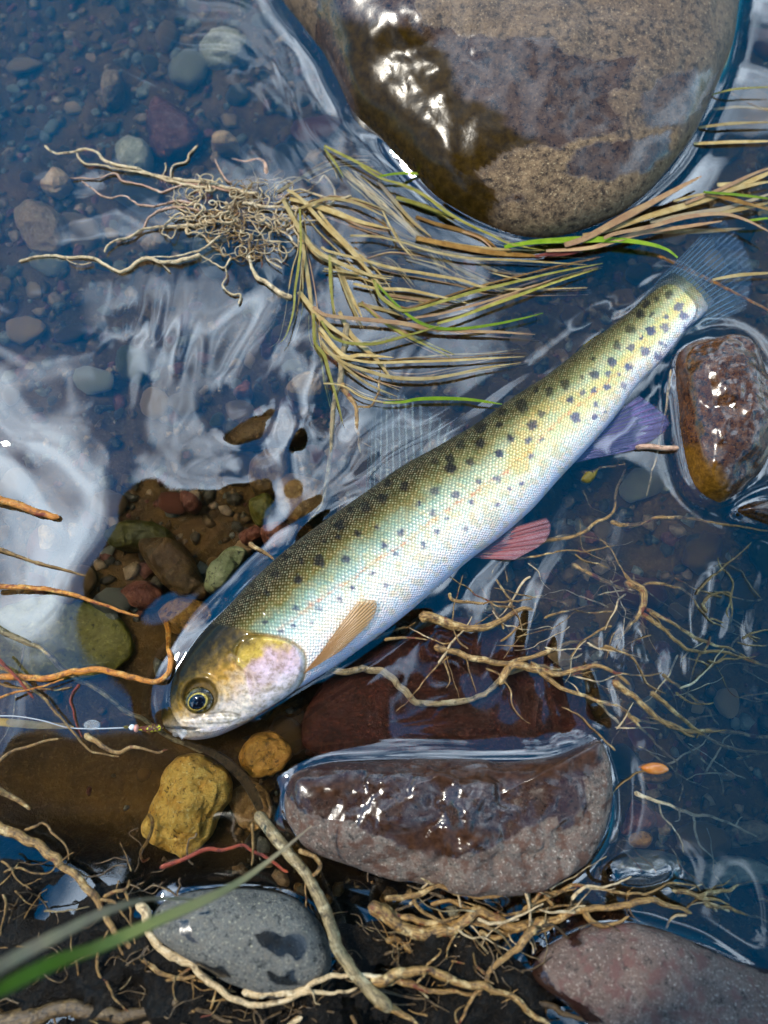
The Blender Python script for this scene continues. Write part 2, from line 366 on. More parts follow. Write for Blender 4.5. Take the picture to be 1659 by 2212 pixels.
# ------------------------------------------------------------------ rocks: traced outlines
RX = {}   # emergent rocks: outlines in photo pixels at the water line
RX['boulder'] = [(640, -330), (560, -200), (575, -90), (610, 0), (650, 55), (700, 120), (760, 240), (820, 300), (870, 352), (960, 440), (1080, 500), (1200, 514), (1330, 470), (1430, 390), (1500, 290), (1560, 150), (1595, 0), (1600, -150), (1540, -330), (1300, -430), (900, -430)]
RX['slab'] = [(618, 1715), (640, 1672), (700, 1648), (800, 1640), (900, 1636), (1050, 1640), (1180, 1636), (1250, 1612), (1292, 1600), (1310, 1640), (1320, 1700), (1312, 1785), (1270, 1852), (1205, 1902), (1130, 1922), (1040, 1928), (960, 1922), (870, 1904), (780, 1880), (700, 1852), (650, 1815), (622, 1770)]
RX['grey'] = [(328, 1975), (370, 1938), (450, 1920), (560, 1918), (640, 1940), (690, 1990), (714, 2050), (712, 2095), (680, 2125), (600, 2148), (520, 2122), (440, 2080), (370, 2040), (330, 2005)]
RX['pinkrock'] = [(1150, 2085), (1185, 2040), (1260, 2000), (1330, 1990), (1420, 2010), (1520, 2040), (1620, 2085), (1720, 2110), (1860, 2200), (1850, 2330), (1700, 2400), (1450, 2350), (1310, 2240), (1215, 2160), (1160, 2120)]
RX['rust'] = [(1458, 790), (1480, 752), (1530, 738), (1590, 742), (1640, 800), (1665, 880), (1662, 960), (1630, 1030), (1575, 1078), (1540, 1082), (1495, 1045), (1472, 960), (1462, 870)]
RX['rustsmall'] = [(1590, 1105), (1630, 1085), (1680, 1085), (1720, 1110), (1690, 1140), (1640, 1130)]
RX['islet'] = [(1335, 1898), (1370, 1888), (1410, 1892), (1450, 1880), (1440, 1900), (1390, 1915), (1345, 1912)]

def outline3(px, z):
    q = catmull(px, 10, True); return np.array([tuple(U(a, b, z)) for a, b in q])
def stone_mesh(name, px, zl, H, D, mat, seed=0, amp=0.0012, p=3.0, tilt=(0, 0), flare=0.12, nr=46, nb=16, freq=60, parent=None, sub=None):
    O = outline3(px, zl)[:, :2]; n = len(O); c = O.mean(0)
    r_t = np.linspace(0, 1, nr) ** 0.75
    ang = np.linspace(0, 1, nb + 1)[1:]
    rings = [(r, (1 - r**p)**(1/2.2)*H, r) for r in r_t] + [(1 + flare*math.sin(a*math.pi*0.8) - 0.15*a, -D*a, 1.0) for a in ang]
    V = []
    for r, z, rr in rings:
        xy = c + (O - c)*max(r, 1e-4)
        k = (1 - rr**4)
        zz = zl + z + (tilt[0]*(xy[:, 0] - c[0]) + tilt[1]*(xy[:, 1] - c[1]))*k
        V.append(np.concatenate([xy, zz[:, None]], 1))
    V = np.array(V); nR = len(rings); V = V.reshape(-1, 3)
    rr = np.repeat([q[2] for q in rings], n)
    d = np.concatenate([V[:, :2] - c, (V[:, 2:] - zl)*1.4 + 0.3*H], 1); d /= np.linalg.norm(d, axis=1)[:, None] + 1e-9
    big = fbm(V*freq, seed, 3)*amp*1.4; fine = fbm(V*freq*4, seed + 9, 3)*amp*(0.14 if 'rock' in name or name == 'boulder' else 0.30)
    edge = 1 - 0.65*np.exp(-((rr - 1)/0.05)**2)
    V = V + d*((big + fine)*edge)[:, None]
    f = grid_faces(nR, n, True).tolist()
    o = mesh_obj(name, V, f, mat, parent)
    return o, V, rr
def wet_attr(o, V, wets, tint_patch, zrim=0.0022, warp=9.0, seed=0):
    q = proj(V) + warp*np.stack([fbm(V*150, seed, 4), fbm(V*150, seed + 4, 4)], 1)
    w = np.zeros(len(V)); a = np.zeros(len(V))
    for poly in wets: w = np.maximum(w, sstep(-3, 3, sdist(q, np.array(poly, float))))
    for poly in tint_patch: a = np.maximum(a, sstep(-14, 14, sdist(q, np.array(poly, float))))
    rim = 1 - sstep(zrim*0.7, zrim*1.3, V[:, 2] + 0.0008*fbm(V*300, seed + 8, 3))
    fattr(o.data, 'wet', np.maximum(np.maximum(w, rim), a)); fattr(o.data, 'tint_patch', np.maximum(a, 0.6*rim)); return w
def rock(name, key, label, mat, H, D, wets, tint_patch, seed, **kw):
    o, V, rr = stone_mesh(name, RX[key], 0.0, H, D, mat, seed, **kw)
    w = wet_attr(o, V, wets, tint_patch, seed=seed)
    return tag(o, label, 'rock')

# ------------------------------------------------------------------ ground
def shore_py(px): return np.interp(px, [0, 300, 700, 1000, 1150, 1350, 1659], [1845, 1900, 1950, 1975, 2090, 2200, 2330])
def bed_z(x, y):
    """stream bed and bank height"""
    P = np.stack([x, y, 0*x], 1); q = proj(P)
    inside = np.clip(q[:, 0], -500, 2200)
    s = (q[:, 1] - shore_py(inside))
    s = np.where(y < -0.25, 600, s)
    deep = -0.036 - 0.016*sstep(1100, 100, q[:, 1]) + 0.010*sstep(1350, 1800, q[:, 1])*sstep(900, 300, q[:, 0])
    deep = np.where(y > 0.6, -0.055, deep)
    z = deep + (0.0025 - deep)*sstep(-150, 60, s)
    z = z + 0.0045*fbm(P*38, 2, 4)*sstep(-0.06, 0.0, z + 0.04) + (0.0050*fbm(P*70, 12, 4) + 0.0022*np.abs(fbm(P*260, 14, 2)))*sstep(-60, 60, s)
    z = z + 0.10*sstep(-0.17, -0.55, y) + 0.55*sstep(-0.5, -2.2, y) + 0.5*sstep(4.5, 7.0, y) + 1.5*sstep(8, 60, np.abs(y)) + 2.0*sstep(20, 120, np.abs(x))
    return z, sstep(-130, 0, s)
def spaced(a0, a1, n, far, m=26):
    mid = np.linspace(a0, a1, n); st = mid[1] - mid[0]
    g = np.cumsum(st*1.32**np.arange(1, m + 1)); k = far/g[-1]
    g = g*(1 + (k - 1)*np.linspace(0, 1, m)**2)
    return np.concatenate([(a0 - g)[::-1], mid, a1 + g])
xs = spaced(-0.27, 0.27, 240, 180, 30); ys = spaced(-0.22, 0.46, 300, 180, 30)
X, Y = np.meshgrid(xs, ys, indexing='ij'); x, y = X.ravel(), Y.ravel()
z, soil = bed_z(x, y)
g = mesh_obj('stream_bed', np.stack([x, y, z], 1), grid_faces(len(xs), len(ys)), M['bed'])
fattr(g.data, 'soil', soil); tag(g, kind='structure')
# far land takes the meadow material
g.data.materials.append(M['meadow'])
pc = np.zeros(len(g.data.polygons)*3); g.data.polygons.foreach_get('center', pc); pc = pc.reshape(-1, 3)
mi = ((pc[:, 1] < -0.7) | (pc[:, 1] > 5.2)).astype(np.int32); g.data.polygons.foreach_set('material_index', mi)

# ------------------------------------------------------------------ emergent rocks
Bz = lambda pts: zp('B', pts); Jz = lambda pts: zp('J', pts); Kz = lambda pts: zp('K', pts)
boulder = rock('boulder', 'boulder', 'large brown boulder with wet film and dry speckled patches rising from the stream', M['boulder'], 0.042, 0.05,
     [Bz([(-300, -400), (120, -200), (150, 90), (350, 155), (600, 150), (730, 140), (800, 230), (980, 260), (1100, 230), (1090, 320), (980, 400), (1000, 480), (1040, 540), (930, 590), (800, 610), (760, 680), (740, 640), (650, 610), (480, 690), (410, 760), (480, 830), (520, 870), (430, 890), (440, 960), (540, 960), (560, 1060), (300, 1020), (0, 720), (-300, 300)]),
      Bz([(790, 740), (830, 650), (950, 610), (1100, 590), (1230, 570), (1240, 640), (1150, 730), (1000, 780), (880, 770)]),
      Bz([(1120, 400), (1200, 330), (1340, 290), (1440, 320), (1400, 440), (1280, 540), (1150, 560), (1100, 490)]), Bz([(545, 830), (600, 820), (605, 860), (550, 865)])],
     [Bz([(-200, 60), (120, 130), (260, 220), (330, 420), (480, 470), (580, 580), (700, 610), (480, 690), (410, 760), (520, 870), (440, 960), (560, 1060), (200, 1020), (-100, 640)])], 3,  # browner, less glossy tint over the boulder's left flank
     amp=0.0022, p=3.4, tilt=(0.0, 0.10), nr=110, freq=26)
_v = np.zeros(len(boulder.data.vertices)*3); boulder.data.vertices.foreach_get('co', _v); _v = _v.reshape(-1, 3); _q = proj(_v); _w = np.zeros(len(_v), np.float32); boulder.data.attributes['wet'].data.foreach_get('value', _w)
boulder.data.attributes['wet'].data.foreach_set('value', np.maximum(_w, 0.5*sstep(330, 250, _q[:, 1] + 22*fbm(_v*120, 6, 3))).astype(np.float32))
rock('long_rock', 'slab', 'long reddish rock with a wet upper face and dry grey front below the fish', M['slab'], 0.0145, 0.03,
     [[(600, 1690), (700, 1640), (900, 1625), (1180, 1625), (1300, 1590), (1300, 1640), (1270, 1680), (1265, 1750), (1220, 1800), (1200, 1770), (1130, 1790), (1050, 1840), (980, 1862), (920, 1830), (860, 1835), (800, 1800), (740, 1775), (640, 1745)]],
     [[(640, 1690), (760, 1680), (830, 1700), (700, 1720)], [(900, 1660), (1150, 1650), (1290, 1610), (1290, 1660), (1100, 1690), (950, 1690)], [(820, 1780), (1000, 1790), (1100, 1800), (960, 1860), (860, 1830)]], 11,
     amp=0.0032, p=4.5, nr=110, freq=55)
rock('grey_rock', 'grey', 'smooth grey oval stone with a few black wet spots ringed by roots', M['grey'], 0.017, 0.02,
     [Jz([(750, 1040), (800, 1030), (870, 1130), (780, 1100)]), Jz([(1090, 1090), (1180, 1070), (1290, 1080), (1330, 1130), (1300, 1180), (1200, 1190), (1130, 1150)]),
      Jz([(1150, 1250), (1280, 1240), (1290, 1310), (1170, 1300)]), Jz([(865, 990), (910, 985), (905, 1005), (870, 1005)]), Jz([(840, 1210), (960, 1220), (1000, 1270), (900, 1280)])], [], 21, amp=0.0008, p=2.6, nr=70, freq=40)
rock('pinkish_rock', 'pinkrock', 'pinkish grey granular rock with a dark wet rim at the bank edge', M['pinkrock'], 0.015, 0.02,
     [Kz([(560, 1100), (680, 1090), (660, 1180), (690, 1240), (760, 1330), (900, 1400), (960, 1480), (600, 1500), (500, 1200)]), Kz([(760, 1040), (860, 1060), (860, 1140), (800, 1150)]),
      Kz([(1000, 980), (1150, 1060), (1350, 1130), (1400, 1180), (1659, 1260), (1800, 1200), (1500, 1000)])], [], 31, amp=0.0019, p=4.0, nr=80, freq=45)
rock('rusty_rock', 'rust', 'wet rusty brown oval rock beside the tail of the fish', M['rust'], 0.021, 0.03,
     [[(1440, 720), (1700, 720), (1700, 1100), (1440, 1100)]], [[(1470, 960), (1520, 980), (1580, 1040), (1560, 1090), (1490, 1060)]], 41, amp=0.0016, p=2.8, nr=70, freq=60)
rock('small_rusty_rock', 'rustsmall', 'small wet rust coloured stone just under the oval rusty rock', M['rust'], 0.008, 0.02, [[(1560, 1060), (1720, 1060), (1720, 1160), (1560, 1160)]], [], 42, amp=0.001, nr=30)
rock('low_grey_rock', 'islet', 'flat dark stone barely breaking the surface beside the long reddish rock', M['grey'], 0.003, 0.02, [[(1300, 1860), (1480, 1860), (1480, 1930), (1300, 1930)]], [], 43, amp=0.001, nr=24)

# ------------------------------------------------------------------ traced stones under water: window, outline, depth of rim, height, material, label
UW = [
 ('J', [(610, 620), (660, 520), (700, 380), (800, 320), (900, 330), (985, 400), (990, 500), (940, 580), (900, 680), (820, 740), (720, 730), (640, 690)], -.014, .010, 'yellow', 'pitted bright yellow stone under water below the head of the fish'),
 ('J', [(1040, 290), (1100, 220), (1190, 210), (1250, 260), (1260, 330), (1200, 390), (1100, 400), (1040, 360)], -.020, .010, 'orange', 'round orange brown stone under water below the jaw of the fish'),
 ('J', [(1000, 470), (1080, 420), (1160, 470), (1180, 560), (1120, 640), (1040, 620), (1000, 550)], -.028, .008, 'brown', 'brown stone under water between the yellow stone and the long rock'),
 (None, [(655, 1610), (690, 1480), (760, 1420), (880, 1370), (1000, 1330), (1120, 1380), (1220, 1450), (1290, 1590), (1100, 1655), (800, 1660)], -.018, .008, 'redslab', 'broad dark red slab under water above the long rock'),
 (None, [(-60, 1360), (40, 1300), (140, 1290), (240, 1325), (285, 1400), (230, 1455), (80, 1470), (-40, 1450)], -.030, .004, 'olive', 'broad mossy olive slab under water before the snout of the fish'),
 ('D', [(600, 870), (680, 840), (790, 880), (850, 990), (910, 1080), (850, 1130), (740, 1080), (640, 980)], -.024, .011, 'brown', 'egg shaped brown stone with a crack beside the pale green stone'),
 ('D', [(880, 1050), (930, 950), (990, 890), (1050, 890), (1060, 930), (990, 1040), (920, 1090)], -.020, .007, 'palegreen', 'pale green finger shaped stone beside the back of the fish'),
 ('D', [(520, 1080), (600, 1030), (690, 1080), (680, 1140), (600, 1160)], -.030, .008, 'red', 'red brown stone under water between the egg shaped stone and the straw'),
 ('D', [(680, 1170), (780, 1110), (900, 1150), (920, 1220), (840, 1280), (720, 1250)], -.026, .009, 'orange', 'rough orange brown stone beside the hooked orange root'),
 ('D', [(1190, 600), (1300, 580), (1400, 620), (1400, 720), (1280, 780), (1200, 700)], -.028, .012, 'brown', 'large dull brown stone under water beside the brown stem'),
 ('D', [(1080, 560), (1180, 470), (1250, 480), (1220, 640), (1110, 660)], -.026, .011, 'brown', 'upright brown stone under water beside the large dull brown stone'),
 ('D', [(1140, 800), (1240, 790), (1290, 860), (1200, 930), (1150, 880)], -.026, .010, 'red', 'warm brown wedge shaped stone touching the back of the fish'),
 ('D', [(1035, 830), (1110, 795), (1135, 840), (1060, 875)], -.024, .007, 'red', 'small red stone beside the warm brown wedge shaped stone'),
 ('D', [(1085, 690), (1170, 665), (1205, 740), (1130, 800), (1090, 760)], -.026, .010, 'olive', 'olive stone under water above the small red stone'),
 ('D', [(985, 400), (1100, 330), (1250, 340), (1340, 370), (1300, 420), (1180, 440), (1000, 460)], -.024, .009, 'brown', 'long flat mottled brown stone under water left of the brown stem'),
 ('D', [(1245, 190), (1330, 140), (1400, 170), (1380, 240), (1280, 240)], -.026, .009, 'tan', 'oval tan stone under water beside the drooping grass'),
 ('D', [(470, 830), (540, 775), (680, 790), (735, 850), (600, 900), (490, 890)], -.030, .010, 'olive', 'dark olive stone under water touching the egg shaped stone'),
 ('D', [(1010, 220), (1060, 170), (1085, 180), (1080, 225)], -.028, .005, 'red', 'small brick red chip under water beside the oval tan stone'),
 ('D', [(785, 660), (830, 665), (858, 690), (830, 730), (790, 720)], -.026, .004, 'red', 'small salmon coloured chip under water left of the fish'),
 ('D', [(165, 820), (200, 795), (240, 830), (225, 890), (185, 895)], -.026, .005, 'tan', 'tan chip under water between the two straws on the left'),
 ('D', [(300, 790), (335, 790), (340, 830), (305, 860)], -.026, .004, 'tan', 'narrow tan chip under water beside the tan chip'),
 ('A', [(640, 540), (660, 420), (760, 460), (860, 540), (870, 620), (740, 690), (660, 640)], -.042, .014, 'red', 'large angular maroon stone under water above the grass roots'),
 ('A', [(70, 930), (120, 860), (190, 880), (280, 940), (300, 1040), (250, 1110), (150, 1090), (90, 1000)], -.040, .013, 'tan', 'large tan stone under water beside the longest pale root'),
 ('A', [(440, 420), (450, 310), (510, 300), (525, 380), (470, 450)], -.044, .010, 'tan', 'tan wedge shaped stone under water left of the angular maroon stone'),
 ('A', [(620, 1060), (660, 1005), (730, 1015), (725, 1070), (640, 1105)], -.040, .009, 'tan', 'tan stone under water beneath the grass roots'),
 ('A', [(830, 1080), (880, 1010), (960, 1040), (985, 1150), (900, 1185)], -.038, .010, 'greystone', 'grey brown stone under water beneath the root tangle'),
 ('A', [(175, 800), (240, 720), (305, 770), (250, 830)], -.042, .009, 'tan', 'angular tan stone under water above the large tan stone'),
 ('A', [(490, 640), (560, 590), (650, 640), (640, 740), (540, 740)], -.044, .011, 'greystone', 'round mottled grey stone under water left of the angular maroon stone'),
 ('A', [(920, 600), (960, 570), (1030, 600), (1010, 635), (930, 635)], -.040, .008, 'tan', 'pale tan stone under water right of the angular maroon stone'),
 ('A', [(860, 200), (960, 130), (1070, 180), (1060, 260), (920, 280)], -.046, .012, 'greystone', 'large pale grey stone under water near the boulder'),
 ('K', [(1010, 600), (1060, 500), (1150, 540), (1165, 610), (1080, 670), (1010, 650)], -.034, .010, 'red', 'dull red stone under water right of the long reddish rock'),
 ('K', [(1450, 640), (1500, 585), (1600, 580), (1655, 620), (1630, 690), (1500, 705)], -.034, .010, 'tan', 'oval tan stone under water at the end of the thin rootlet'),
 ('K', [(1010, 800), (1080, 745), (1190, 735), (1275, 770), (1240, 830), (1060, 850)], -.016, .010, 'greystone', 'flat mottled grey stone under water beside the flat dark stone'),
 ('K', [(1290, 830), (1380, 780), (1480, 750), (1640, 780), (1700, 850), (1500, 870), (1350, 870)], -.022, .009, 'greystone', 'wide grey brown stone under water above the pinkish rock'),
 ('K', [(1060, 660), (1110, 630), (1150, 650), (1130, 695), (1075, 695)], -.032, .006, 'orange', 'small orange pebble touching the dull red stone'),
 ('K', [(1200, 1330), (1290, 1320), (1300, 1380), (1220, 1390)], -.03, .005, 'brown', 'x'),
]
for k, (w, pts, zl, H, mk, lab) in enumerate(UW[:-1]):
    o, V, rr = stone_mesh('submerged_stone', zp(w, pts), zl, H, 0.016, M[mk], 60 + k, amp=(0.0021 if mk in ('yellow', 'orange') else 0.0017), p=2.5, nr=40, nb=7, freq=80, flare=0.06)
    tag(o, lab, 'stone')
UWP = [np.array([tuple(U(a, b, zl))[:2] for a, b in zp(w, pts)]) for (w, pts, zl, *_ ) in UW[:-1]]
ROCKXY = {k: outline3(v, 0.0)[:, :2] for k, v in RX.items()}

# ------------------------------------------------------------------ pebbles on the bed
def pebble_mesh(seed, mat):
    bm = bmesh.new(); bmesh.ops.create_icosphere(bm, subdivisions=3, radius=1.0)
    V = np.array([v.co[:] for v in bm.verts]); r = np.random.default_rng(seed)
    V = V*np.array([1.0, r.uniform(0.62, 0.9), r.uniform(0.40, 0.62)])
    V = V*(1 + 0.16*fbm(V*1.3, seed, 3) + 0.05*fbm(V*5, seed + 3, 2))[:, None]
    for _ in range(r.integers(2, 5)):                         # flat worn facets
        nrm = r.normal(size=3); nrm /= np.linalg.norm(nrm); d = V @ nrm; lim = r.uniform(0.5, 0.75)
        V = V - np.maximum(d - lim, 0)[:, None]*nrm*0.8
    for v, c in zip(bm.verts, V): v.co = c
    me = bpy.data.meshes.new('pebble'); bm.to_mesh(me); bm.free(); me.materials.append(mat)
    me.polygons.foreach_set('use_smooth', np.ones(len(me.polygons), bool)); return me
PEB = [('brown', 0.30, 'rounded brown pebble lying under water among the stream gravel'), ('red', 0.14, 'reddish pebble lying under water among the stream gravel'),
       ('tan', 0.18, 'pale tan pebble lying under water among the stream gravel'), ('greystone', 0.18, 'grey pebble lying under water among the stream gravel'),
       ('dark', 0.12, 'dark brown pebble lying under water among the stream gravel'), ('olive', 0.08, 'olive pebble lying under water among the stream gravel')]
PM = {k: [pebble_mesh(100 + 10*i + j, M[k]) for j in range(3)] for i, (k, _, _) in enumerate(PEB)}
cand = RNG.uniform([-0.24, -0.10], [0.26, 0.44], (9000, 2)); placed = []
q = proj(np.concatenate([cand, np.full((len(cand), 1), -0.03)], 1))
ok = (q[:, 0] > -60) & (q[:, 0] < 1720) & (q[:, 1] > -80) & (q[:, 1] < 1900) & (q[:, 1] < shore_py(q[:, 0]) - 60)
pool = (q[:, 0] < 560) & (q[:, 1] > 1330)
blocked = np.zeros(len(cand), bool)
for k, poly in ROCKXY.items(): blocked |= sdist(cand, poly) > -0.006
for poly in UWP: blocked |= sdist(cand, poly) > -0.001
rock_and_uw = blocked
for i in np.where(ok & ~blocked)[0]:
    if len(placed) >= 285: break
    r = 0.0036 + 0.0125*random.random()**2.6
    if pool[i]:
        if random.random() > 0.12: continue
        r = 0.003 + 0.002*random.random()
    xy = cand[i]
    if any((xy[0] - a)**2 + (xy[1] - b)**2 < (0.80*(r + s))**2 for a, b, s in placed): continue
    placed.append((xy[0], xy[1], r))
zs_, _ = bed_z(np.array([p[0] for p in placed]), np.array([p[1] for p in placed]))
wts = np.cumsum([p[1] for p in PEB])
for (px_, py_, r), zb in zip(placed, zs_):
    ci = int(np.searchsorted(wts, random.random()*wts[-1])); kk, _, lab = PEB[ci]
    o = bpy.data.objects.new('pebble', random.choice(PM[kk])); col.objects.link(o)
    o.location = (px_, py_, zb + 0.30*r); o.scale = (r, r, r*random.uniform(0.8, 1.2))
    o.rotation_euler = (random.gauss(0, 0.25), random.gauss(0, 0.25), random.uniform(0, 6.28))
    tag(o, lab, 'pebble', kk.replace('stone', '') + ' pebbles on the stream bed')
# fine gravel, beyond counting
def gravel(name, n, rmin, rmax, mats, label, where):
    bm = bmesh.new(); bmesh.ops.create_icosphere(bm, subdivisions=1, radius=1.0)
    bv = np.array([v.co[:] for v in bm.verts]); bf = np.array([[v.index for v in f.verts] for f in bm.faces]); bm.free()
    c = RNG.uniform([-0.26, -0.14], [0.28, 0.46], (n*3, 2)); c = c[where(c)][:n]; n = len(c)
    zc, _ = bed_z(c[:, 0], c[:, 1]); r = rmin + (rmax - rmin)*RNG.random(n)**2.5
    V = np.repeat(bv[None], n, 0)*(1 + 0.28*RNG.normal(size=(n, len(bv), 1)))*np.stack([np.ones(n), RNG.uniform(.6, 1, n), RNG.uniform(.45, .8, n)], 1)[:, None]
    a = RNG.uniform(0, 6.28, n); ca, sa = np.cos(a)[:, None], np.sin(a)[:, None]
    Vx = V[..., 0]*ca - V[..., 1]*sa; Vy = V[..., 0]*sa + V[..., 1]*ca
    V = np.stack([Vx, Vy, V[..., 2]], -1)*r[:, None, None] + np.stack([c[:, 0], c[:, 1], zc + 0.25*r], 1)[:, None]
    f = (bf[None] + (np.arange(n)*len(bv))[:, None, None]).reshape(-1, 3)
    o = mesh_obj(name, V.reshape(-1, 3), f, None)
    for m in mats: o.data.materials.append(m)
    o.data.polygons.foreach_set('material_index', np.repeat(RNG.integers(0, len(mats), n), len(bf)).astype(np.int32))
    return tag(o, label, 'gravel', kind='stuff')
def where_gravel(c):
    p_ = proj(np.concatenate([c, np.full((len(c), 1), -0.035)], 1))
    return (p_[:, 1] < shore_py(np.clip(p_[:, 0], 0, 1659)) - 40) & ~((p_[:, 0] < 520) & (p_[:, 1] > 1360) & (RNG.random(len(c)) > 0.06))
gravel('gravel', 7500, 0.0012, 0.0052, [M['brown'], M['dark'], M['red'], M['tan'], M['greystone'], M['dark'], M['brown']], 'fine mixed gravel covering the stream bed between the pebbles', where_gravel)

# ------------------------------------------------------------------ the trout
PAIRS = [((342, 1545), (350, 1574)), ((345, 1520), (375, 1590)), ((352, 1490), (410, 1599)), ((366, 1455), (455, 1594)), ((388, 1425), (500, 1577)), ((418, 1385), (550, 1552)),
         ((450, 1350), (600, 1520)), ((492, 1310), (650, 1488)), ((545, 1255), (715, 1450)), ((620, 1187), (790, 1400)), ((700, 1127), (870, 1342)), ((785, 1068), (950, 1275)),
         ((870, 1008), (1020, 1215)), ((950, 963), (1085, 1165)), ((1030, 915), (1150, 1108)), ((1110, 858), (1210, 1040)), ((1180, 812), (1270, 975)), ((1250, 757), (1330, 905)),
         ((1310, 712), (1380, 835)), ((1360, 672), (1430, 785)), ((1400, 630), (1490, 712)), ((1440, 592), (1528, 676)), ((1480, 560), (1556, 640))]
D2 = catmull([p[0] for p in PAIRS], 34); V2 = catmull([p[1] for p in PAIRS], 34); NS = len(D2); NPH = 170; V2 = V2 + (D2 - V2)*np.interp(np.linspace(0, 1, NS), [0, .3, .5, 1], [0, .01, .03, .02])[:, None]
s01 = np.linspace(0, 1, NS)
zc = np.interp(s01, [0, .12, .25, .35, .5, .7, .85, .95, 1], [-.0075, -.0058, -.0030, -.0010, -.0004, -.0004, -.0012, -.0036, -.0100])
tf = np.interp(s01, [0, .03, .10, .22, .35, .6, .8, .93, 1], [.75, .62, .56, .56, .60, .58, .50, .40, .10])
Dw = np.array([tuple(U(a, b, 0.0)) for a, b in D2]); Vw = np.array([tuple(U(a, b, 0.0)) for a, b in V2])
Dw[:, 2] = zc; Vw[:, 2] = zc
mid = (Dw + Vw)/2; half = (Dw - Vw)/2; hl = np.linalg.norm(half, axis=1)
ph = np.linspace(0, 2*math.pi, NPH, endpoint=False)
# the top side (0..pi) gets most of the columns
ph = np.where(ph < math.pi*1.4, ph/1.4, math.pi + (ph - 1.4*math.pi)/0.6)
cp, sp = np.cos(ph), np.sin(ph)
sq = lambda v, e: np.sign(v)*np.abs(v)**e
FV = mid[:, None] + half[:, None]*sq(cp, 0.92)[None, :, None]
FV[:, :, 2] += (hl*tf)[:, None]*sq(sp, 0.90)[None]
FV = FV.reshape(-1, 3); FT = np.repeat(((1 - sq(cp, 0.92))/2)[None], NS, 0).ravel(); FS = np.repeat(s01, NPH); TOP = np.repeat((sp > -0.05)[None], NS, 0).ravel()
LEN = np.concatenate([[0], np.cumsum(np.linalg.norm(np.diff(mid, axis=0), axis=1))])
ARC = np.repeat(hl[:, None], NPH, 1)*np.repeat((ph*0.82)[None], NS, 0)
_l = np.repeat(LEN, NPH); _a = ARC.ravel()*1.1; SUV = np.stack([(_l + _a)*.7071, (_l - _a)*.7071, 0*FT], 1)
FQ = proj(FV)
def Ez(p): return np.array(zp('E', p), float)
# head relief: gill cover, cheek plate, jaw, eye socket
OP = catmull(Ez([(880, 330), (1000, 340), (1120, 360), (1230, 405), (1300, 490), (1312, 600), (1270, 720), (1170, 840), (1040, 940), (900, 900), (860, 780), (830, 650), (760, 560), (740, 440), (800, 370)]), 6, True)
PREOP = catmull(Ez([(730, 520), (830, 590), (900, 660), (930, 740), (1010, 770), (1060, 745)]), 6)
MOUTH = catmull(Ez([(120, 1062), (230, 1090), (360, 1098), (480, 1096), (600, 1090)]), 6)
MAXI = catmull(Ez([(330, 1035), (480, 1012), (620, 1000), (740, 1000), (780, 1020), (700, 1050), (540, 1058), (400, 1062)]), 6, True)
JAW2 = catmull(Ez([(420, 1010), (560, 975), (700, 965), (800, 990)]), 6)
GILL = catmull(Ez([(760, 560), (800, 420), (900, 335), (1050, 340), (1200, 380), (1320, 480), (1330, 620), (1290, 730), (1180, 860), (1000, 975)]), 6)
EYE = np.array(zp('E', [(468, 868)])[0]); EYE2 = np.array(zp('E', [(475, 835)])[0])
head = TOP & (FS < 0.36); dz = np.zeros(len(FV)); Qh = FQ[head]
sd_op = sdist(Qh, OP); d_pre = seg_dist(Qh, PREOP, False)[0]; d_m = seg_dist(Qh, MOUTH, False)[0]; sd_mx = sdist(Qh, MAXI); d_g = seg_dist(Qh, GILL, False)[0]; d_j2 = seg_dist(Qh, JAW2, False)[0]
re = np.linalg.norm(Qh - EYE2, axis=1)
mf = sstep(455, 395, Qh[:, 0])
h = 0.0013*sstep(-1.5, 6, sd_op) - 0.0008*np.exp(-(d_g/3.0)**2) + 0.00022*np.exp(-(d_pre/8)**2) - 0.0002*np.exp(-((d_pre - 9)/5)**2) - 0.0019*np.exp(-(d_m/3.0)**2)*mf + 0.0007*sstep(-1, 4, sd_mx) - 0.0005*np.exp(-(d_j2/2.4)**2)
h += 0.0009*np.exp(-((re - 43)/6)**2) - 0.0014*sstep(40, 30, re)
dz[head] = h; FV[:, 2] += dz
# colour
def ramp3(x, stops):
    xs_ = [s[0] for s in stops]; cs = np.array([lin(*s[1]) for s in stops]); return np.stack([np.interp(x, xs_, cs[:, k]) for k in range(3)], 1)
nz = fbm(FV*160, 5, 4); tt = np.clip(FT + 0.035*nz, 0, 1)
cfront = ramp3(tt, [(0, (30, 25, 5)), (.10, (52, 44, 8)), (.22, (84, 74, 20)), (.33, (120, 112, 50)), (.43, (138, 166, 146)), (.56, (192, 212, 206)), (.70, (230, 230, 214)), (.86, (232, 232, 230)), (1, (196, 204, 236))])
cback = ramp3(tt, [(0, (58, 54, 16)), (.12, (104, 98, 40)), (.28, (156, 156, 92)), (.42, (186, 192, 150)), (.55, (214, 206, 132)), (.68, (230, 222, 164)), (.82, (234, 234, 220)), (1, (200, 210, 236))])
kb = sstep(0.42, 0.80, FS + 0.03*nz)[:, None]; colr = cfront*(1 - kb) + cback*kb
def blend(mask, c, m=None):
    global colr
    k = mask[:, None]; colr = colr*(1 - k) + np.array(lin(*c))*k
topi = np.where(TOP)[0]; QT = FQ[topi] + 4.0*np.stack([fbm(FV[topi]*700, 8, 3), fbm(FV[topi]*700, 18, 3)], 1)
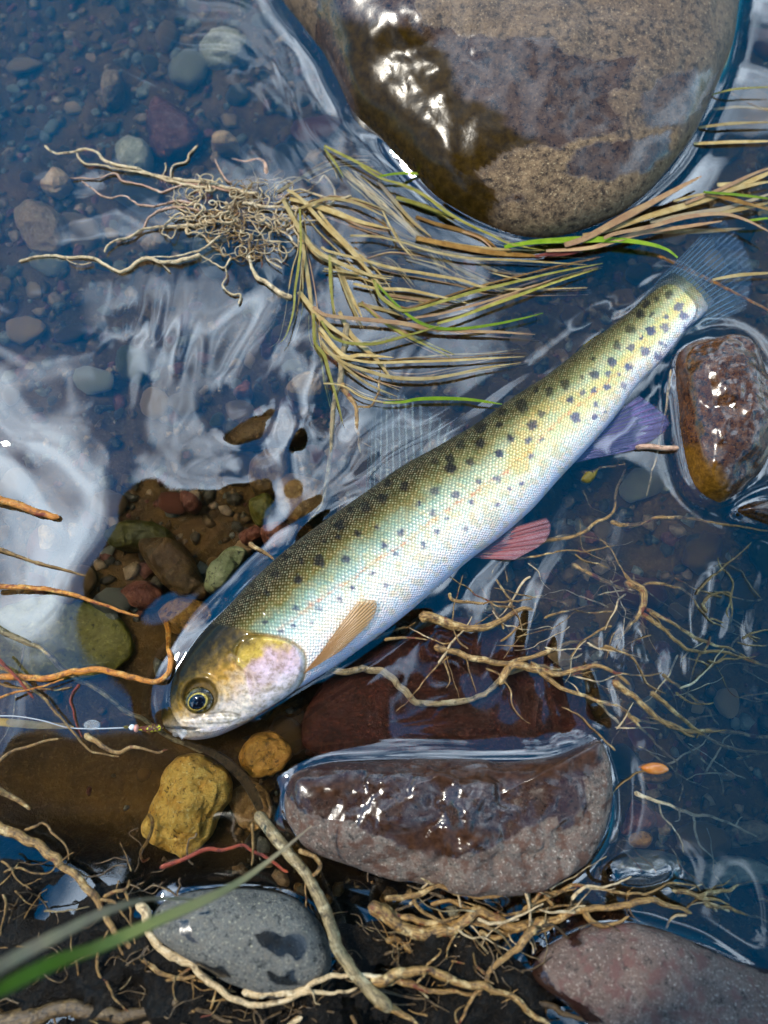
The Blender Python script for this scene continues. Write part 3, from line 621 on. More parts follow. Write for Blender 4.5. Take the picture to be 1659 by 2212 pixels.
# lateral line, yellow smear
LAT = catmull([(600, 1362), (660, 1318), (714, 1278), (767, 1246), (822, 1204), (873, 1175), (952, 1111), (1018, 1069), (1092, 1019), (1150, 965), (1210, 905), (1290, 845), (1360, 775), (1420, 710)], 8)
m = np.zeros(len(FV)); dl = seg_dist(QT, LAT, False)[0]; m[topi] = np.exp(-(dl/3.4)**2)*0.7*(0.5 + 0.7*sstep(-0.3, 0.4, fbm(FV[topi]*420, 31, 2))); m *= sstep(0.92, 0.70, FS)*sstep(0.30, 0.40, FS); blend(np.clip(m, 0, 1), (198, 122, 88))
YEL = [(1108, 1030), (1098, 980), (1112, 938), (1128, 902), (1150, 882), (1225, 848), (1262, 838), (1250, 866), (1188, 896), (1156, 930), (1152, 975), (1142, 1018)]
m = np.zeros(len(FV)); m[topi] = sstep(-7, 7, sdist(QT + 4*np.stack([fbm(FV[topi]*260, 71, 3)]*2, 1), np.array(YEL, float)))*0.5; blend(m, (206, 178, 78))
m = np.zeros(len(FV)); m[topi] = sstep(0.05, 0.6, fbm(FV[topi]*np.array([300, 300, 300]), 77, 3))*0.38*sstep(0.35, 0.5, FT[topi])*sstep(0.36, 0.42, FS[topi]); blend(m, (206, 186, 112))
# spots
SP = zp('Fz', [(1470, 120, 40), (1330, 205, 40), (1195, 215, 25), (1120, 345, 38), (1415, 360, 18), (1110, 440, 22), (1265, 420, 30), (980, 475, 33), (795, 645, 28), (665, 605, 25), (945, 635, 42), (1170, 615, 28), (585, 745, 35), (780, 785, 33), (400, 855, 20), (525, 900, 32), (1605, 410, 25), (1480, 510, 25), (1575, 585, 25), (1370, 730, 25), (1210, 860, 22), (1105, 950, 28), (750, 1030, 28), (945, 1030, 28), (735, 1175, 20), (890, 1160, 20), (515, 1145, 22), (640, 1225, 20), (1490, 855, 18), (1640, 25, 40), (1500, 5, 25)])
SP += zp('G', [(60, 1055, 30), (190, 1040, 42), (325, 955, 45), (365, 830, 30), (510, 860, 42), (755, 660, 30), (875, 700, 42), (870, 640, 35), (960, 525, 42), (1120, 515, 42), (1120, 370, 40), (1280, 350, 35), (1295, 255, 30), (1470, 195, 55), (1370, 465, 33), (1540, 350, 38), (1510, 490, 36), (1625, 485, 18), (1285, 605, 40), (1540, 615, 30), (1040, 660, 35), (755, 900, 36), (925, 930, 33), (1105, 825, 33), (1260, 800, 30), (1365, 885, 22), (1455, 835, 22), (1055, 990, 28), (1250, 1000, 22), (630, 1005, 30), (735, 1085, 30), (860, 1120, 25), (995, 1200, 18), (270, 1195, 22), (465, 1235, 28), (120, 1250, 33), (775, 1235, 25), (340, 1340, 25), (665, 1340, 22), (1620, 265, 30)])
SP += zp('H', [(975, 485, 38), (1075, 495, 28), (1030, 400, 28), (1110, 360, 25), (1220, 335, 35), (1195, 505, 22), (1290, 430, 34), (1330, 500, 36), (1365, 615, 45), (895, 605, 40), (1065, 630, 38), (990, 680, 20), (1185, 605, 38), (1140, 720, 28), (1185, 750, 15), (785, 745, 38), (895, 760, 33), (1015, 790, 45), (1120, 840, 28), (745, 890, 42), (590, 860, 28), (885, 915, 35), (610, 990, 38), (495, 1000, 28), (360, 1060, 40), (715, 980, 22), (805, 980, 18), (840, 1070, 25), (710, 1090, 32), (600, 1120, 25), (500, 1135, 42), (405, 1190, 35), (245, 1120, 30), (125, 1100, 22), (450, 1330, 40), (620, 1230, 25), (690, 1290, 18), (600, 1330, 22)])
SP += zp('E', [(645, 545, 30), (840, 555, 22), (735, 655, 22), (660, 515, 16)])
ms_ = np.zeros(len(FV))
rq = random.Random(3)
for a, b, r in SP:
    a += rq.uniform(-2, 2); b += rq.uniform(-2, 2); rr = r*800/3024*rq.uniform(.72, 1.12); d = np.hypot(QT[:, 0] - a, QT[:, 1] - b); ms_[topi] = np.maximum(ms_[topi], sstep(rr*1.35, rr*rq.uniform(.55, .9), d)*rq.uniform(.72, 1.0))
dark = np.stack([np.interp(FT, [0, .3, .5, 1], [lin(a, 0, 0)[0], lin(b, 0, 0)[0], lin(c, 0, 0)[0], lin(d, 0, 0)[0]]) for a, b, c, d in ((18, 26, 74, 120), (14, 26, 84, 124), (8, 30, 116, 160))], 1)
kk = (ms_*0.97)[:, None]; colr = colr*(1 - kk) + dark*kk
# head colours
hi = np.where(head)[0]; hm = sstep(0.335, 0.29, FS)
hcol = ramp3(np.clip(FT + 0.07*nz + 0.05*fbm(FV*500, 93, 3), 0, 1), [(0, (24, 22, 5)), (.18, (50, 44, 10)), (.32, (112, 92, 22)), (.46, (178, 140, 52)), (.58, (196, 176, 140)), (.74, (214, 208, 206)), (.88, (224, 220, 214)), (1, (210, 208, 222))])
hcol = hcol*(1 + 0.30*fbm(FV*620, 95, 3)[:, None]*np.array([1.0, 0.9, 0.7]))
ahead = np.zeros(len(FV)); sd_all = np.full(len(FV), -99.0); sd_all[hi] = sd_op
gx = np.full(len(FV), 99.0); gx[hi] = d_g
hline = Ez([(860, 300), (1100, 345), (1260, 410), (1330, 520), (1335, 640), (1290, 740), (1200, 850), (1050, 960), (980, 1010), (0, 1300), (-200, 900), (0, 500), (400, 250), (640, 240)])
ahead[hi] = sstep(-5, 5, sdist(FQ[hi] + 3*np.stack([nz[hi]]*2, 1), hline)); colr = colr*(1 - ahead[:, None]) + hcol*ahead[:, None]
opm = sstep(-2, 6, sd_all)
gz = fbm(FV*420, 91, 4); gv = (FQ[:, 1] - 1352)/150 + 0.30*(FQ[:, 0] - 570)/90 + 0.16*nz
oc = ramp3(np.clip(gv, 0, 1), [(0, (96, 84, 24)), (.18, (168, 146, 46)), (.36, (206, 182, 84)), (.52, (204, 176, 186)), (.72, (216, 198, 222)), (1, (222, 216, 224))])
oc = oc*(1 + 0.22*gz[:, None]*np.array([0.8, 0.9, 1.3]))
k = (opm*0.9)[:, None]; colr = colr*(1 - k) + oc*k
m = np.zeros(len(FV)); m[hi] = np.exp(-(d_g/3.0)**2)*0.8; blend(m, (120, 96, 26))
m = np.zeros(len(FV)); m[hi] = np.exp(-((d_pre - 6)/4)**2)*0.45; blend(m, (150, 128, 100))
m = np.zeros(len(FV)); m[hi] = np.exp(-(d_pre/3.5)**2)*0.25; blend(m, (206, 186, 120))
m = np.zeros(len(FV)); m[hi] = np.exp(-(d_m/2.6)**2)*0.85*mf; blend(m, (44, 34, 24))
m = np.zeros(len(FV)); m[hi] = np.exp(-(d_j2/2.6)**2)*0.55; blend(m, (90, 84, 70))
m = np.zeros(len(FV)); m[hi] = sstep(46, 36, re)*0.85; blend(m, (66, 56, 20))
m = np.zeros(len(FV)); cheek = np.array(zp('E', [(690, 720)])[0]); m[hi] = np.exp(-(np.linalg.norm(FQ[hi] - cheek, axis=1)/32)**2)*0.55*(0.6 + 0.8*nz[hi]); blend(np.clip(m, 0, 1), (206, 146, 46))
m = np.zeros(len(FV)); snout = np.array(zp('E', [(190, 960)])[0]); m[hi] = np.exp(-(np.linalg.norm(FQ[hi] - snout, axis=1)/26)**2)*0.8; blend(m, (70, 66, 26))
m = np.zeros(len(FV)); nost = np.array(zp('E', [(215, 905)])[0]); m[hi] = np.exp(-(np.linalg.norm(FQ[hi] - nost, axis=1)/3.2)**2)*0.9; blend(m, (20, 18, 10))
m = np.zeros(len(FV)); slash = catmull(Ez([(960, 985), (1020, 955), (1090, 905)]), 5); m[hi] = np.exp(-(seg_dist(FQ[hi], slash, False)[0]/3.5)**2)*0.7; blend(m, (206, 96, 50))

t = NT('trout_skin'); uv = t.attr('suv', 'Vector'); base = t.attr('skin', 'Color'); sc_ = t.attr('scaly')
st = uv; spot = t.attr('spot')
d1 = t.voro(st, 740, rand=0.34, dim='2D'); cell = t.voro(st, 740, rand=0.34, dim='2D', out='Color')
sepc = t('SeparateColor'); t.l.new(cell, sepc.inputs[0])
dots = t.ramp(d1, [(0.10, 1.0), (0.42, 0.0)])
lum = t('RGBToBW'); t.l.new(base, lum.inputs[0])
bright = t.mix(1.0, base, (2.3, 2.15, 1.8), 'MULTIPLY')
bright = t.mix(0.30, bright, (0.72, 0.62, 0.36))  # pale gold scale centres, their sparkle put into the colour
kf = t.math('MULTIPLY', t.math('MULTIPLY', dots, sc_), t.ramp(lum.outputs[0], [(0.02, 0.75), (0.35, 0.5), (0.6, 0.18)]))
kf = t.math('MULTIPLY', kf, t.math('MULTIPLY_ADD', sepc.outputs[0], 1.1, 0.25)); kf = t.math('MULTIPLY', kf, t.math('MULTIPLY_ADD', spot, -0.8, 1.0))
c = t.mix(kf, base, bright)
c = t.mix(t.math('MULTIPLY', t.ramp(d1, [(0.45, 0.0), (0.75, 0.40)]), sc_), c, t.mix(1.0, c, (0.35, 0.33, 0.34), 'MULTIPLY'))
irid = t.mix(sepc.outputs[1], (0.78, 0.98, 1.12), (1.12, 0.98, 1.02)); c = t.mix(t.math('MULTIPLY', sc_, 0.8), c, t.mix(1.0, c, irid, 'MULTIPLY'))
hd_ = t.math('SUBTRACT', 1.0, sc_); mot = t.noise(t.coords(), 420, 5, 0.7)
c = t.mix(t.math('MULTIPLY', hd_, t.ramp(mot, [(0.38, 0.65), (0.52, 0.0)])), c, t.mix(1.0, c, (0.42, 0.38, 0.25), 'MULTIPLY'))
c = t.mix(t.math('MULTIPLY', hd_, t.ramp(mot, [(0.56, 0.0), (0.68, 0.5)])), c, t.mix(1.0, c, (1.5, 1.42, 1.1), 'MULTIPLY'))
hgt = t.math('MULTIPLY', t.ramp(d1, [(0.0, 1.0), (0.75, 0.0)]), sc_)
hn = t.noise(t.coords(), 900, 3, 0.6)
b = t.bump(hgt, 0.00050, 0.9); b = t.bump(hn, 0.0004, 0.35, b)
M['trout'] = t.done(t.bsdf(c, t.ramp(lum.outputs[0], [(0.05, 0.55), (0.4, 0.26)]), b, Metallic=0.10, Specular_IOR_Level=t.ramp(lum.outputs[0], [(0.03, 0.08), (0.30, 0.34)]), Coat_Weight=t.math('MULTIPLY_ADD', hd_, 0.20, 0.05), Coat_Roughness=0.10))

trout = empty('trout', 'spotted silver and olive trout lying on its side in the shallow water', 'fish')
f = grid_faces(NS, NPH, True).tolist() + [list(range(NPH))[::-1], [(NS-1)*NPH + k for k in range(NPH)]]
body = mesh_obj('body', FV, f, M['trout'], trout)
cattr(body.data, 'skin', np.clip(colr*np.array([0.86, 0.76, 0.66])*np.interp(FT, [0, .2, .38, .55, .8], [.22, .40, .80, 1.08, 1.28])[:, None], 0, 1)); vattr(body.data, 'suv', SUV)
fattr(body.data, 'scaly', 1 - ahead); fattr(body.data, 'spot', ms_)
from mathutils.bvhtree import BVHTree
bvh = BVHTree.FromPolygons([Vector(v) for v in FV], f)
def on_body(px, py, lift=0.0):
    d = Vector(U(px, py, 0.0)) - Vector((0, 0, CAMH)); h = bvh.ray_cast(Vector((0, 0, CAMH)), d.normalized())
    return (h[0] - d.normalized()*lift) if h[0] is not None else Vector(U(px, py, 0.0))
# eye
t = NT('eye_ball'); n_ = t.noise(t.coords(), 3, 4)
M['eye'] = t.done(t.bsdf(t.mix(t.ramp(n_, [(0.4, 0.0), (0.6, 1.0)]), lin(34, 28, 8), lin(84, 70, 26)), 0.15, None, Coat_Weight=0.5, Coat_Roughness=0.03, Specular_IOR_Level=0.4))
t = NT('iris_gold'); n_ = t.noise(t.coords(), 9, 4)
M['iris'] = t.done(t.bsdf(t.mix(t.ramp(n_, [(0.4, 0.0), (0.6, 1.0)]), lin(150, 112, 26), lin(222, 190, 92)), 0.22, None, Metallic=0.35))
t = NT('pupil_black'); M['pupil'] = t.done(t.bsdf((0.003, 0.004, 0.008), 0.04, None, Specular_IOR_Level=0.6))
ec = on_body(EYE[0], EYE[1]); bm = bmesh.new(); bmesh.ops.create_uvsphere(bm, u_segments=48, v_segments=32, radius=1.0)
me = bpy.data.meshes.new('eye'); bm.to_mesh(me); bm.free(); me.polygons.foreach_set('use_smooth', np.ones(len(me.polygons), bool)); me.materials.append(M['eye'])
eye = link(bpy.data.objects.new('eye', me), trout); er = 34*PX; eye.location = ec + Vector((0, 0, -0.0012)); eye.scale = (er, er*0.86, er*0.52); eye.rotation_euler = (0.10, -0.16, math.radians(20))
for nm, zc_, r1, r3, mt in (('iris', .73, .64, .42, 'iris'), ('pupil', .82, .57, .40, 'pupil')):
    m2 = me.copy(); m2.materials.clear(); m2.materials.append(M[mt]); p_ = link(bpy.data.objects.new(nm, m2), eye); p_.location = (0, 0, zc_); p_.scale = (r1, r1*.94, r3)

# fins: fan surfaces with rays
def mat_fin(name, c1, c2, alpha, ray, alpha_ray=0.75, nray=26):
    t = NT(name); uv = t.attr('fin', 'Vector'); sep = t('SeparateXYZ'); t.l.new(uv, sep.inputs[0])
    wv = t.math('SINE', t.math('ADD', t.math('MULTIPLY', sep.outputs[1], nray*6.283), t.math('MULTIPLY', t.noise(uv, 6, 2), 2.0)))
    rm = t.ramp(wv, [(0.35, 0.0), (0.95, 1.0)]); c = t.mix(sep.outputs[0], c1, c2); c = t.mix(t.math('MULTIPLY', rm, 0.7), c, ray)
    a = t.math('MULTIPLY', t.math('MULTIPLY_ADD', rm, alpha_ray - alpha, alpha), t.ramp(sep.outputs[0], [(0.75, 1.0), (1.0, 0.65)]))
    return t.done(t.bsdf(c, 0.25, t.bump(wv, 0.0003, 0.8), Alpha=a, Specular_IOR_Level=0.6))
def fin(name, base, tip, zb, zt, mat, nu=24, nv=60, bow=0.0, onb=False):
    """base and tip: matching polylines in photo pixels; surface spans between them"""
    B_, T_ = catmull(base, 12), catmull(tip, 12)
    bi = np.linspace(0, 1, nv); B_ = np.stack([np.interp(bi, np.linspace(0, 1, len(B_)), B_[:, k]) for k in (0, 1)], 1); T_ = np.stack([np.interp(bi, np.linspace(0, 1, len(T_)), T_[:, k]) for k in (0, 1)], 1)
    V = []; uv = []
    for i, u in enumerate(np.linspace(0, 1, nu)):
        for j, v in enumerate(bi):
            p = B_[j]*(1 - u) + T_[j]*u; ragged = 1 + 0.02*math.sin(v*60 + 3*math.sin(v*17))
            if onb:
                q_ = on_body(p[0], p[1]); q_ = Vector((q_.x, q_.y, max(q_.z, -0.002) + 0.0006 + onb*math.sin(u*1.9)*(0.4 + 0.6*v)))
            else: q_ = U(p[0], p[1], zb + (zt - zb)*u + bow*math.sin(u*math.pi) + 0.0004*math.sin(v*40)*u)
            V.append(tuple(q_)); uv.append((u, v, 0))
    o = mesh_obj(name, V, grid_faces(nu, nv), mat, trout); vattr(o.data, 'fin', uv)
    md = o.modifiers.new('thick', 'SOLIDIFY'); md.thickness = 0.00025; return o
M['fin_tail'] = mat_fin('tail_fin_skin', lin(120, 128, 110), lin(92, 104, 120), 0.28, lin(140, 164, 196), 0.56, 18)
M['fin_dorsal'] = mat_fin('dorsal_fin_skin', lin(96, 92, 60), lin(120, 128, 138), 0.10, lin(176, 184, 170), 0.42, 13)
M['fin_anal'] = mat_fin('anal_fin_skin', lin(150, 140, 190), lin(70, 80, 120), 0.50, lin(120, 84, 130), 0.75, 16)
M['fin_pelvic'] = mat_fin('pelvic_fin_skin', lin(170, 96, 90), lin(150, 110, 116), 0.60, lin(120, 36, 36), 0.85, 9)
M['fin_pect'] = mat_fin('pectoral_fin_skin', lin(206, 146, 82), lin(218, 172, 108), 0.62, lin(176, 106, 46), 0.9, 13)
fin('tail_fin', [(1380, 650), (1430, 680), (1480, 725)], [(1556, 466), (1592, 510), (1624, 580), (1612, 668)], -0.0035, -0.0022, M['fin_tail'], bow=-0.002)
fin('dorsal_fin', [(790, 1068), (870, 1014), (965, 958)], [(798, 905), (838, 850), (900, 870), (985, 930)], -0.005, -0.010, M['fin_dorsal'])
fin('anal_fin', zp('I', [(800, 530), (885, 440), (960, 340)]), zp('I', [(1080, 470), (1205, 395), (1225, 330), (1105, 235)]), -0.003, 0.0022, M['fin_anal'])
fin('pelvic_fin', zp('I', [(345, 935), (385, 900), (440, 840)]), zp('I', [(560, 945), (690, 870), (720, 800), (700, 762)]), -0.002, 0.0035, M['fin_pelvic'])
fin('pectoral_fin', [(656, 1456), (668, 1440), (690, 1414)], [(738, 1406), (802, 1342), (812, 1300), (772, 1302)], 0, 0, M['fin_pect'], onb=0.0016)
t = NT('adipose_fin_skin'); P = t.coords()
c = t.mix(t.ramp(t.noise(P, 260, 3), [(0.45, 0.0), (0.58, 1.0)]), lin(84, 72, 18), lin(26, 20, 6)); M['adipose'] = t.done(t.bsdf(c, 0.2, None, Specular_IOR_Level=0.6))
ap = zp('H', [(405, 915), (430, 830), (520, 730), (640, 652), (740, 622), (825, 622), (790, 690), (640, 790), (480, 895)])
o, V, rr = stone_mesh('adipose_fin', ap, -0.0022, 0.0036, 0.003, M['adipose'], 5, amp=0.0002, nr=16, nb=5, parent=trout)
# lower jaw lip
M['lip'] = mat_root('lip_skin', lin(170, 160, 150), lin(196, 190, 186), lin(206, 180, 176), 0.25)
tube('lower_jaw', path3('E', [(250, 1150), (300, 1135), (420, 1138), (560, 1120)], -0.004), 5.5*PX, M['lip'], trout, (1.15, 0.5), 12, 0.03)
tube('upper_lip', path3('E', [(345, 1030), (440, 1008), (560, 985), (680, 975)], [-0.0005, 0.0012]), 3.0*PX, M['lip'], trout, (0.7, 0.6), 10, 0.04)

# ------------------------------------------------------------------ fly and line
M['white'] = NT('white_bead'); M['white'] = M['white'].done(M['white'].bsdf((0.75, 0.75, 0.72), 0.15, None))
tt_ = NT('fly_body'); P = tt_.coords(); M['fly'] = tt_.done(tt_.bsdf(tt_.mix(tt_.ramp(tt_.noise(P, 900, 2), [(0.54, 0.0), (0.6, 1.0)]), lin(70, 14, 8), lin(190, 190, 20)), 0.3, tt_.bump(tt_.noise(P, 1500), 0.0006)))
tt_ = NT('fly_collar'); M['collar'] = tt_.done(tt_.bsdf(lin(206, 140, 120), 0.4))
tt_ = NT('hook_steel'); M['steel'] = tt_.done(tt_.bsdf(lin(180, 180, 170), 0.25, None, Metallic=1.0))
tt_ = NT('nylon'); M['nylon'] = tt_.done(tt_.bsdf(lin(206, 206, 206), 0.15, None, Transmission_Weight=0.3))
fly = empty('fishing_fly', 'small dark red fishing fly with a white bead at the mouth of the fish', 'fishing fly')
def ball(name, px, py, z, r, mat, parent, sc=(1, 1, 1)):
    bm = bmesh.new(); bmesh.ops.create_uvsphere(bm, u_segments=20, v_segments=12, radius=1)
    me = bpy.data.meshes.new(name); bm.to_mesh(me); bm.free(); me.polygons.foreach_set('use_smooth', np.ones(len(me.polygons), bool)); me.materials.append(mat)
    o = link(bpy.data.objects.new(name, me), parent); o.location = U(px, py, z); o.scale = (r*sc[0], r*sc[1], r*sc[2]); return o
cz = lambda u, v: zp('C', [(u, v)])[0]
ball('bead', *cz(1078, 1003), 0.001, 6*PX, M['white'], fly)
ball('small_bead', *cz(1030, 1003), 0.001, 4*PX, M['fly'], fly, (1.5, .8, .8))
ball('collar', *cz(1112, 1012), 0.0005, 7*PX, M['collar'], fly, (.7, 1.1, 1))
tube('fly_body', path3('C', [(1125, 1012), (1180, 1015), (1250, 1012), (1330, 1005)], 0.0), 7*PX, M['fly'], fly, (0.9, 0.6), 10, 0.35)
tube('hook', path3('C', [(1120, 1020), (1200, 1032), (1270, 1030), (1330, 1015)], -0.002), 1.2*PX, M['steel'], fly, (1, 1), 6, 0)
for k in range(7):
    a = random.uniform(-1, 1); tube('hackle', path3('C', [(1130 + 14*k, 1012), (1150 + 14*k, 1012 + 30*a), (1185 + 14*k, 1014 + 52*a)], 0.001), 0.7*PX, M['rootred'], fly, (1, .3), 5, 0)
tag(tube('fishing_line', path3('C', [(-120, 905), (0, 910), (150, 915), (350, 950), (550, 1005), (740, 1015), (950, 1010), (1075, 1003)], 0.0012), 1.1*PX, M['nylon'], None, (1, 1), 6, 0),
    'thin clear fishing line running to the fly at the fish mouth', 'fishing line')

# ------------------------------------------------------------------ roots and straws
def roots(parent, w, lst, mat='root', jit=0.0006, name='root'):
    for k, (pts, wd, z) in enumerate(lst):
        mt = mat
        z = tuple(v*0.06 + .0004 if v < 0 else v for v in z); wd = wd*(0.92 if 'network' in parent.name else 0.82 if z[0] > .002 else 1.0)
        if isinstance(z, str): raise ValueError
        o = tube(name, path3(w, pts, z), wd/2*zs(w)*1659/1659*PX, M[mt], parent, (1.0, 0.32), 8, 0.14, jit, seed=random.randint(0, 999))
def single(w, pts, wd, z, mat, name, label, cat='root', taper=(1.0, 0.6), jit=0.0004):
    return tag(tube(name, path3(w, pts, z), wd/2*zs(w)*PX, M[mat], None, taper, 10, 0.10, jit, seed=random.randint(0, 999)), label, cat)
# widths below are traced in window pixels; zs() brings them to the 1659 system
single('C', [(-60, 588), (0, 590), (150, 590), (270, 605), (430, 600), (600, 555), (740, 535), (870, 540), (1000, 575), (1150, 610), (1270, 630), (1340, 600), (1385, 530, .002), (1385, 420, .0), (1375, 300, -.004), (1372, 220, -.007), (1345, 130, -.010)], 46, (.006, .003), 'rootorange', 'hooked_root', 'glossy orange root bent like a hook beside the snout of the fish', taper=(1, 0.8))
single('C', [(-80, 170), (0, 210), (100, 260), (230, 310), (340, 360), (430, 450), (510, 530), (620, 610), (720, 660), (820, 710), (930, 800), (1050, 880), (1180, 950), (1300, 1030), (1400, 1090), (1500, 1130), (1659, 1210)], 50, (.003, -.012), 'rootgrey', 'long_root', 'mottled grey tan root slanting under the fly and the jaw of the fish', taper=(1.05, .75))
rl = empty('forked_root', 'forked orange tan root crossing the fishing line in the brown pool', 'root')
roots(rl, 'C', [([(-60, 490), (0, 520), (100, 570), (200, 650), (300, 720), (380, 790), (450, 880), (540, 980), (620, 1070), (680, 1150), (760, 1200), (860, 1230), (975, 1255)], 34, (.005, .0005)),
                ([(680, 1060), (760, 1110), (870, 1180), (980, 1200), (1080, 1160), (1180, 1170), (1280, 1210), (1380, 1190)], 44, (-.002, -.005))], 'root')
roots(rl, 'C', [([(640, 650), (600, 720), (580, 800), (590, 880), (620, 960), (640, 1040), (665, 1095)], 22, (-.002, .001))], 'rootred')
single('C', [(-60, 400), (0, 460), (100, 560), (180, 640), (270, 760)], 26, (.009, .007), 'rootred', 'red_root', 'short red brown root lying across the forked root', 'root')
single('C', [(-60, 780), (0, 760), (100, 720), (220, 700), (330, 670), (430, 640), (520, 610)], 22, (.010, .007), 'rootorange', 'thin_root', 'thin rust orange root under the hooked orange root')
single('C', [(-40, 640), (0, 645), (80, 670), (170, 685), (260, 680), (370, 690), (450, 700), (570, 680)], 17, (.004, .002), 'root', 'thin_root', 'thin tan rootlet under the hooked orange root')
single('C', [(-40, 1300), (0, 1270), (100, 1200), (230, 1160), (350, 1120), (480, 1095)], 24, (.004, .001), 'root', 'thin_root', 'thin tan root below the fishing line ending in the pool')
single('C', [(195, 350), (170, 480), (130, 720), (110, 900), (60, 1030), (0, 1130), (-30, 1180)], 17, (-.004, -.002), 'rootgrey', 'thin_root', 'thin grey rootlet hanging across the pool behind the fishing line')
tag(blade('flat_stalk', path3('C', [(-80, 955), (0, 960), (120, 970), (280, 985), (420, 990), (600, 1002)], (.001, -.002)), 60*zs('C')*PX, M['straw'], None, (1, 1, .3), seed=3), 'flat straw stalk lying under the fishing line', 'stalk')
single('D', [(-60, 670), (0, 685), (80, 705), (160, 740), (255, 760)], 30, (.006, .0005), 'rootorange', 'straw_stem', 'stout orange straw stem poking in over pale water', 'straw', taper=(1.1, .8))
single('D', [(-60, 875), (0, 900), (100, 935), (230, 975), (370, 1010)], 17, (.006, .0005), 'root', 'straw_stem', 'thin tan straw with a pale tip over pale water', 'straw', taper=(1.2, .5))
single('D', [(-60, 1058), (0, 1060), (130, 1065), (280, 1085), (420, 1130), (520, 1165), (600, 1190)], 20, (.007, .0003), 'rootorange', 'straw_stem', 'slender orange straw reaching the edge of the brown pool', 'straw', taper=(1.2, .5))
single('J', [(-30, 455), (0, 470), (60, 500), (130, 550)], 26, (.004, -.001), 'root', 'thin_root', 'short tan root end dipping into the pool left of the yellow stone')
single('J', [(640, 570), (660, 600), (640, 680), (610, 730), (620, 770), (650, 755)], 16, (-.001, -.003), 'root', 'thin_root', 'little curled rootlet over the edge of the yellow stone')
tag(blade('sunken_leaf', path3('J', [(800, 255), (930, 310), (1030, 390), (1090, 470), (1125, 550)], (-.010, -.004)), 38*zs('J')*PX, M['rootdark'], None, (.5, 1, .8), seed=8), 'dull flat brown leaf curving under water right of the yellow stone', 'leaf')
st_ = empty('brown_stem', 'upright brown straw stem with side roots left of the fish back', 'stem')
roots(st_, 'D', [([(1500, -80), (1490, 0), (1470, 150), (1440, 300), (1430, 450), (1410, 600), (1390, 700), (1330, 780)], 32, (-.002, -.014))], 'rootgrey', 0.0005, 'stem')
roots(st_, 'D', [([(1480, 180), (1500, 230), (1540, 290), (1545, 400), (1562, 480)], 34, (-.008, -.018)), ([(1540, 285), (1600, 280), (1635, 210), (1640, 120)], 20, (-.010, -.006)), ([(1562, 430), (1590, 450), (1610, 455)], 10, (-.016, -.018))], 'root')
roots(st_, 'D', [([(1075, 870), (1130, 905), (1195, 950)], 22, (-.014, -.010))], 'root')
# right-hand submerged network
nr = empty('root_network', 'branching pale roots spread under water between the fish belly and the rusty rock', 'roots')
roots(nr, 'I', [([(150, 1185), (230, 1200), (330, 1235), (430, 1240), (520, 1200), (590, 1160), (660, 1165)], 55, (-.006, -.012)), ([(560, 930), (660, 870), (760, 860), (850, 830), (920, 780), (990, 730), (1000, 640), (1045, 555)], 26, (-.004, -.008)),
   ([(530, 945), (650, 930), (780, 910), (880, 905), (1010, 885)], 15, (0, 0.0005)), ([(980, 775), (1060, 795), (1170, 770), (1290, 765), (1400, 780), (1540, 800), (1680, 820)], 21, (-.006, 0)), ([(850, 570), (960, 545), (1050, 530)], 13, (-.006, -.002)),
   ([(280, 1090), (300, 1120), (450, 1130), (600, 1115), (700, 1100)], 16, (-.003, -.006)), ([(810, 960), (900, 1010), (1000, 1060), (1100, 1090)], 26, (-.012, -.010)),
   ([(500, 1300), (570, 1240), (640, 1200), (670, 1170)], 13, (-.008, -.005)), ([(690, 1195), (800, 1160), (920, 1135)], 13, (-.004, -.002)),
   ([(700, 870), (780, 840), (900, 850), (1000, 880), (1080, 865)], 9, (-.015, -.013)), ([(860, 640), (900, 720), (960, 740)], 9, (-.015, -.013)), ([(960, 920), (1000, 980), (960, 1060)], 9, (-.015, -.013))], 'root')
nr2 = empty('root_network', 'long wavy roots trailing under rippled water right of the red slab', 'roots')
roots(nr2, 'I', [([(1100, 1060), (1180, 1045), (1260, 1060), (1320, 1090), (1360, 1150), (1410, 1200), (1500, 1260)], 18, (-.008, -.006)), ([(1110, 1180), (1200, 1240), (1290, 1320), (1350, 1340), (1450, 1340), (1540, 1370), (1690, 1410)], 27, (-.008, -.002)),
   ([(1130, 1150), (1250, 1220), (1330, 1270), (1430, 1310), (1500, 1330), (1600, 1385), (1690, 1400)], 21, (-.010, -.003)), ([(1040, 1040), (1110, 1080), (1115, 1150), (1050, 1240), (990, 1290)], 44, (-.012, -.014)),
   ([(1400, 1170), (1380, 1130), (1440, 1090), (1500, 1100), (1480, 1180), (1560, 1240)], 18, (-.008, -.006)),
   ([(220, 1320), (330, 1350), (450, 1380), (560, 1390), (680, 1350), (800, 1300), (920, 1320), (1060, 1340)], 30, (-.008, -.010)), ([(500, 1490), (560, 1400), (660, 1420), (760, 1440), (900, 1400), (1000, 1430), (1070, 1490)], 44, (-.007, -.009)), ([(0, 1290), (80, 1280), (190, 1290)], 16, (-.002, -.006))], 'root')
